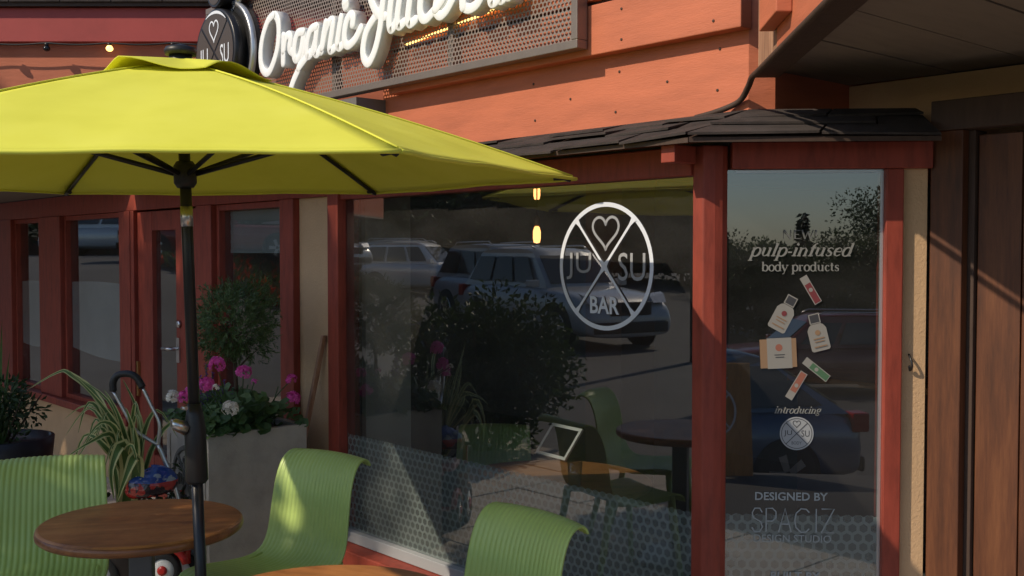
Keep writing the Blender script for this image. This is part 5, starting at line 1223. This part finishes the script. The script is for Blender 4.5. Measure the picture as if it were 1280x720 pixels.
    for nm, xa, za, wa, xb, zb_, wb_, o_ in (('windscreen', x1, zb, wb*.93, xr1, zr-.05, wr*.97, 1), ('rear_window', x0, zb, wb*.94, xr0, zr-.04, wr*.96, -1)):
        def pp(v, s2): return (xa+(xb-xa)*v+o_*.014, s2*(wa+(wb_-wa)*v)*.88, za+(zb_-za)*v+.014)
        q = [pp(.12, -1), pp(.12, 1), pp(.9, 1), pp(.9, -1)]; g_ = MB(); g_.hexa(q, [(a+o_*.01, b_, c+.008) for a, b_, c in q]); g_.build(nm, M['carglass'], t)
    wr_ = .335*H_/1.6 if kind != 'pickup' else .36
    for xx in (.31*L_, -.30*L_):
        for sgn in (-1, 1):
            c = (xx, sgn*(hw-.09), wr_); m = MB(); w2 = .105
            m.lathe([(wr_*.66, -w2), (wr_*.95, -w2), (wr_, -w2*.7), (wr_, w2*.7), (wr_*.95, w2), (wr_*.66, w2)], 24, c, 'Y'); wl = m.build('wheel', M['rubber'], t)
            m = MB(); c2 = (xx, sgn*(hw-.09)+sgn*(w2-.004), wr_)
            for k in range(5):
                a = k*1.2566; d = Vector((math.cos(a), 0, math.sin(a))); s2 = Vector((-d.z, 0, d.x)); q = [Vector(c2)+d*wr_*.1+s2*wr_*.1, Vector(c2)+d*wr_*.62+s2*wr_*.13, Vector(c2)+d*wr_*.62-s2*wr_*.13, Vector(c2)+d*wr_*.1-s2*wr_*.1]; m.hexa([tuple(p) for p in q], [tuple(p+Vector((0, sgn*.014, 0))) for p in q])
            m.lathe([(wr_*.60, -.002), (wr_*.66, .016), (wr_*.68, .0)], 24, c2, 'Y', True, False); m.build('rim', M['chrome'], wl)
            m = MB(); m.lathe([(wr_*1.13, -.02), (wr_*1.13, .018*1), (wr_*1.02, .018)], 24, (xx, sgn*(hw-.02), wr_), 'Y'); 
            m.build('wheel_arch', M['rubber'], t)
    for sgn in (-1, 1):
        m = MB(); m.hexa([(f-.20, sgn*hw*.52, hood*.80), (f-.20, sgn*hw*.90, hood*.80), (f-.34, sgn*hw*.93, hood*.93), (f-.26, sgn*hw*.52, hood*.90)], [(f-.03, sgn*hw*.52, hood*.76), (f-.09, sgn*hw*.86, hood*.76), (f-.24, sgn*hw*.92, hood*.90), (f-.13, sgn*hw*.52, hood*.86)]); m.build('headlight', M['lampclear'], t)
        m = MB(); m.box(-f-.012, -f+.16, min(sgn*hw*.70, sgn*hw*.93), max(sgn*hw*.70, sgn*hw*.93), .46*H_, .59*H_); m.build('tail_light', M['lampred'], t, .02)
        m = MB(); m.box(x1-.28, x1-.12, min(sgn*hw*.92, sgn*(hw+.13)), max(sgn*hw*.92, sgn*(hw+.13)), belt+.0, belt+.13); m.build('side_mirror', pt, t, .02)
    m = MB(); m.box(f-.06, f+.015, -hw*.45, hw*.45, .34*H_, .47*H_); m.build('grille', M['black'], t, .02)
    m = MB(); m.box(f-.02, f+.03, -hw*.82, hw*.82, .17*H_, .28*H_); m.build('bumper', M['black'], t, .03)
    m = MB(); m.box(-f-.03, -f+.03, -hw*.82, hw*.82, .18*H_, .29*H_); m.build('bumper', M['black'], t, .03)
    if kind == 'suv':
        for sgn in (-1, 1): m = MB(); m.tube([(xr0+.12, sgn*wr*.86, zr+.03), (xr0+.2, sgn*wr*.86, zr+.09), (xr1-.25, sgn*wr*.86, zr+.10), (xr1-.1, sgn*wr*.86, zr+.03)], .016, 6); m.build('roof_rail', M['chrome'], t)
    if kind == 'pickup':
        m = MB(); m.box(-f+.08, -.12*L_, -hw*.78, hw*.78, .56*H_+.012, .56*H_+.03); m.build('cargo_bed', M['black'], t)
    return t
car('white sport utility vehicle parked far across the street', 'car', 'parked_car', (0.82, 0.83, 0.84), -29.8, 10.9, 0.28, -0.96, 4.5, 1.85, 1.70, 'suv')
car('pale grey sport utility vehicle parked behind the white one', 'car', 'parked_car', (0.42, 0.43, 0.44), -33.0, 11.9, 0.28, -0.96, 4.7, 1.88, 1.78, 'suv')
car('silver sport utility vehicle with roof rails beyond the round bush', 'car', 'parked_car', (0.46, 0.47, 0.48), -15.9, 5.5, 0.80, -0.60, 4.8, 1.9, 1.78, 'suv')
car('light grey wagon with roof rails behind the silver one', 'car', 'parked_car', (0.34, 0.35, 0.37), -18.8, 6.7, 0.80, -0.60, 4.7, 1.88, 1.82, 'suv')
car('silver car at the far end of the parked row', 'car', 'parked_car', (0.5, 0.5, 0.5), -26.5, 14.0, 0.5, -0.86, 4.4, 1.8, 1.5, 'hatch')
car('red pickup truck on the rise across the street', 'truck', 'pickup_truck', (0.30, 0.03, 0.02), -24.0, 15.6, 0.35, 0.93, 5.2, 1.95, 1.75, 'pickup')
car('white van parked on the far bank', 'van', 'parked_van', (0.62, 0.63, 0.63), -33.0, 23.6, 0.1, 0.99, 4.6, 1.85, 2.0, 'van')
car('dark blue hatchback parked close behind the photographer', 'car', 'parked_car', (0.07, 0.13, 0.23), 0.35, -3.3, -0.95, 0.28, 4.3, 1.8, 1.45, 'hatch')
car('dark red car parked across the street', 'car', 'parked_car', (0.16, 0.012, 0.015), 3.9, -14.2, -0.98, 0.1, 4.5, 1.82, 1.55, 'suv')
car('black hatchback parked left of the dark red car', 'car', 'parked_car', (0.03, 0.03, 0.032), -1.9, -13.2, -0.98, 0.1, 4.3, 1.8, 1.5, 'hatch')
bush('round_bush', 'large round dark green bush on the terrace edge', -4.35, 5.22, 0.74, 0.80, 1.47, 5, 13000, 0.06)
tree('broad_leaf_tree', 'leafy tree across the street behind the dark red car', 9.0, -27.0, 5.2, 2.6, 'darkleaf', 11, 24000, 0.11, 3.1, None, 64, 0.36)
tree('conifer_tree', 'pointed dark conifer across the street', 3.1, -28.5, 4.0, 1.3, 'conifer', 12, 6000, 0.14)
tree('broad_leaf_tree', 'low bushy tree left of the conifer across the street', 1.2, -28.0, 3.9, 1.6, 'darkleaf', 13, 8000, 0.14, 2.2)
tree('broad_leaf_tree', 'light green tree between the conifer and the leafy tree', 4.9, -27.0, 3.2, 1.5, 'leaf', 14, 8000, 0.13, 1.8)
tree('conifer_tree', 'slender young conifer beside the leafy tree across the street', 5.6, -27.5, 4.0, 0.7, 'conifer', 15, 1500, 0.16)
tree('broad_leaf_tree', 'big tree at the far right across the street', 10.5, -22.0, 6.2, 3.0, 'darkleaf', 16, 16000, 0.14, 3.6, None, 50, 0.38)
for k, (x, y, h, lab) in enumerate(((2.3, -26.0, 3.3, 'first of three rounded dark trees forming the tree line across the street'), (4.2, -25.5, 3.5, 'middle one of three rounded dark trees forming the tree line across the street'), (6.3, -25.0, 3.7, 'last of three rounded dark trees forming the tree line across the street'))):
    tree('broad_leaf_tree', lab, x, y, h, 1.7, 'darkleaf', 70+k, 12000, 0.11, h*0.5, None, 50, 0.40)
for k, (x, y, h, cr) in enumerate(((-38, 14.5, 8, 3.6), (-44, 10, 9, 4.2), (-42, 19, 10, 4.6), (-47, 27, 10, 5.0), (-45, 2, 9, 4.4), (-40, 34, 9, 4.2), (-38, -6, 9, 4))):
    tree('broad_leaf_tree', ['dark tree right behind the white parked car', 'tall tree behind the white parked cars', 'broad tree on the bank behind the pickup', 'wide tree at the far left bank', 'dense tree at the street end', 'tree beyond the white van', 'tree at the left street corner'][k], x, y, h, cr*1.2, 'darkleaf', 30+k, 14000, 0.30, h*0.5, None, 60, 0.46)
# unseen trees added toward the sun to shade the terrace and shop front
sh = Vector((sv.x, sv.y)).normalized(); sp2 = Vector((-sh.y, sh.x))
def at_sun(u, c): return sh.x*-u+sp2.x*-c, sh.y*-u+sp2.y*-c       # u along the sunlight, c across it
sh = -sh; sp2 = Vector((sh.y, -sh.x))
def at_sun(u, c): return sh.x*u+sp2.x*c, sh.y*u+sp2.y*c
x, y = at_sun(-4.0, -4.0); tree('added_shade_tree', 'unseen dense tree added to shade the table and left chair', x, y, 4.9, 1.12, 'darkleaf', 61, 8500, 0.10, 3.65, 'unseen trees added for shade', 26, 0.40)
x, y = at_sun(-9.0, -6.1); tree('added_shade_tree', 'unseen tall slim tree added to shade the stucco pier', x, y, 9.9, 1.6, 'leaf', 50, 13000, 0.15, 9.0, 'unseen trees added for shade', 26, 0.40)
x, y = at_sun(-9.4, -8.45); tree('added_shade_tree', 'unseen tall slim tree added to shade the left windows', x, y, 9.5, 1.5, 'leaf', 51, 8000, 0.15, 8.75, 'unseen trees added for shade', 26, 0.40)
bank = MB(); rg = random.Random(9)
for _ in range(1500):
    x = rg.uniform(-36, -20); y = rg.uniform(12.2, 15.5); leafquad(bank, Vector((x, y, gz(x, y))), rnd(rg)+Vector((0, 0, 1.2)), rnd(rg), .35, .2)
b_ = bank.build('flower_bank', M['redpetal'], kind='stuff')
hg = MB()
for _ in range(3500):
    x = rg.uniform(-37, -20); y = rg.uniform(12.0, 16.0); leafquad(hg, Vector((x, y, gz(x, y))), rnd(rg)+Vector((0, 0, 1.0)), rnd(rg), .4, .2)
hg.build('ground_cover', M['darkleaf'], kind='stuff')
# pale house across the street
hs = thing('far_house', 'small pale house with a brown roof among trees across the street', 'house', (1.5, -31.0, gz(1.5, -31.0)))
hs.scale = (0.5, 0.6, 0.68)
MB().box(-2.6, 2.6, -2, 2, -0.3, 3.0).build('wall', M['stucco'], hs)
m = MB(); m.hexa([(-2.9, -2.4, 3.001), (2.9, -2.4, 3.001), (2.9, 2.4, 3.001), (-2.9, 2.4, 3.001)], [(-2.4, -0.05, 4.2), (2.4, -0.05, 4.2), (2.4, 0.05, 4.2), (-2.4, 0.05, 4.2)]); m.build('roof', M['shingle'], hs)
for x in (-1.6, 0.9):
    o = MB().box(x, x+0.8, 2.001, 2.04, 1.0, 2.1).build('window', M['white'], hs); MB().box(x+.07, x+.73, 2.041, 2.05, 1.07, 2.03).build('pane', M['carglass'], o)
fb = thing('long_building', 'long low dark brown building behind the trees across the lot', 'building', (-52.0, 14.0, gz(-52, 14)))
MB().box(-4, 4, -22, 24, -0.5, 6.4).build('wall', M['brownwall'], fb)
m = MB(); m.hexa([(-4.8, -22.6, 6.401), (4.8, -22.6, 6.401), (4.8, 24.6, 6.401), (-4.8, 24.6, 6.401)], [(-0.4, -22.0, 8.0), (0.4, -22.0, 8.0), (0.4, 24.0, 8.0), (-0.4, 24.0, 8.0)]); m.build('roof', M['shingle'], fb)
for k in range(9):
    yy = -19+k*5.0
    o = MB().box(4.001, 4.06, yy, yy+2.2, 1.2, 2.9).build('window', M['rust'], fb); MB().box(4.061, 4.075, yy+.12, yy+2.08, 1.32, 2.78).build('pane', M['carglass'], o)
# drooping service cable over the forecourt
m = MB(); m.tube([(-6+12*k/20, -2.0-0.05*k, 2.95-0.5*math.sin(math.pi*k/20)+0.0) for k in range(21)], 0.012, 6); o = m.build('service_cable', M['black']); o['label'] = 'black service cable drooping over the forecourt'; o['category'] = 'cable'
# folding board sign
ab = thing('folding_board_sign', 'wooden folding board sign with a round leafy emblem on the patio', 'sign', (1.02, -0.55, gz(1.02, -.55)), R(176))
AM = Matrix.Rotation(R(-12), 4, 'X')
m = MB(AM); m.box(-0.27, 0.27, -0.012, 0.012, 0.02, 0.86); m.build('board_panel', M['signboard'], ab, 0.004)
AM2 = Matrix.Translation((0, 0.36, 0)) @ Matrix.Rotation(R(12), 4, 'X')
m = MB(AM2); m.box(-0.27, 0.27, -0.012, 0.012, 0.02, 0.86); m.build('board_panel', M['signboard'], ab, 0.004)
m = MB(AM); ribbon(m, ellipse(0, .50, .15, .18, 40), .016, -.0145, True); ribbon(m, [(-.10, .38), (.10, .62)], .012, -.0147); ribbon(m, [(.10, .38), (-.10, .62)], .012, -.0149)
ribbon(m, [(0, .68), (-.03, .73), (-.10, .75), (-.06, .70), (0, .68)], .01, -.0146); ribbon(m, [(0, .68), (.03, .73), (.10, .75), (.06, .70), (0, .68)], .01, -.0148)
m.build('board_emblem', M['white'], ab)
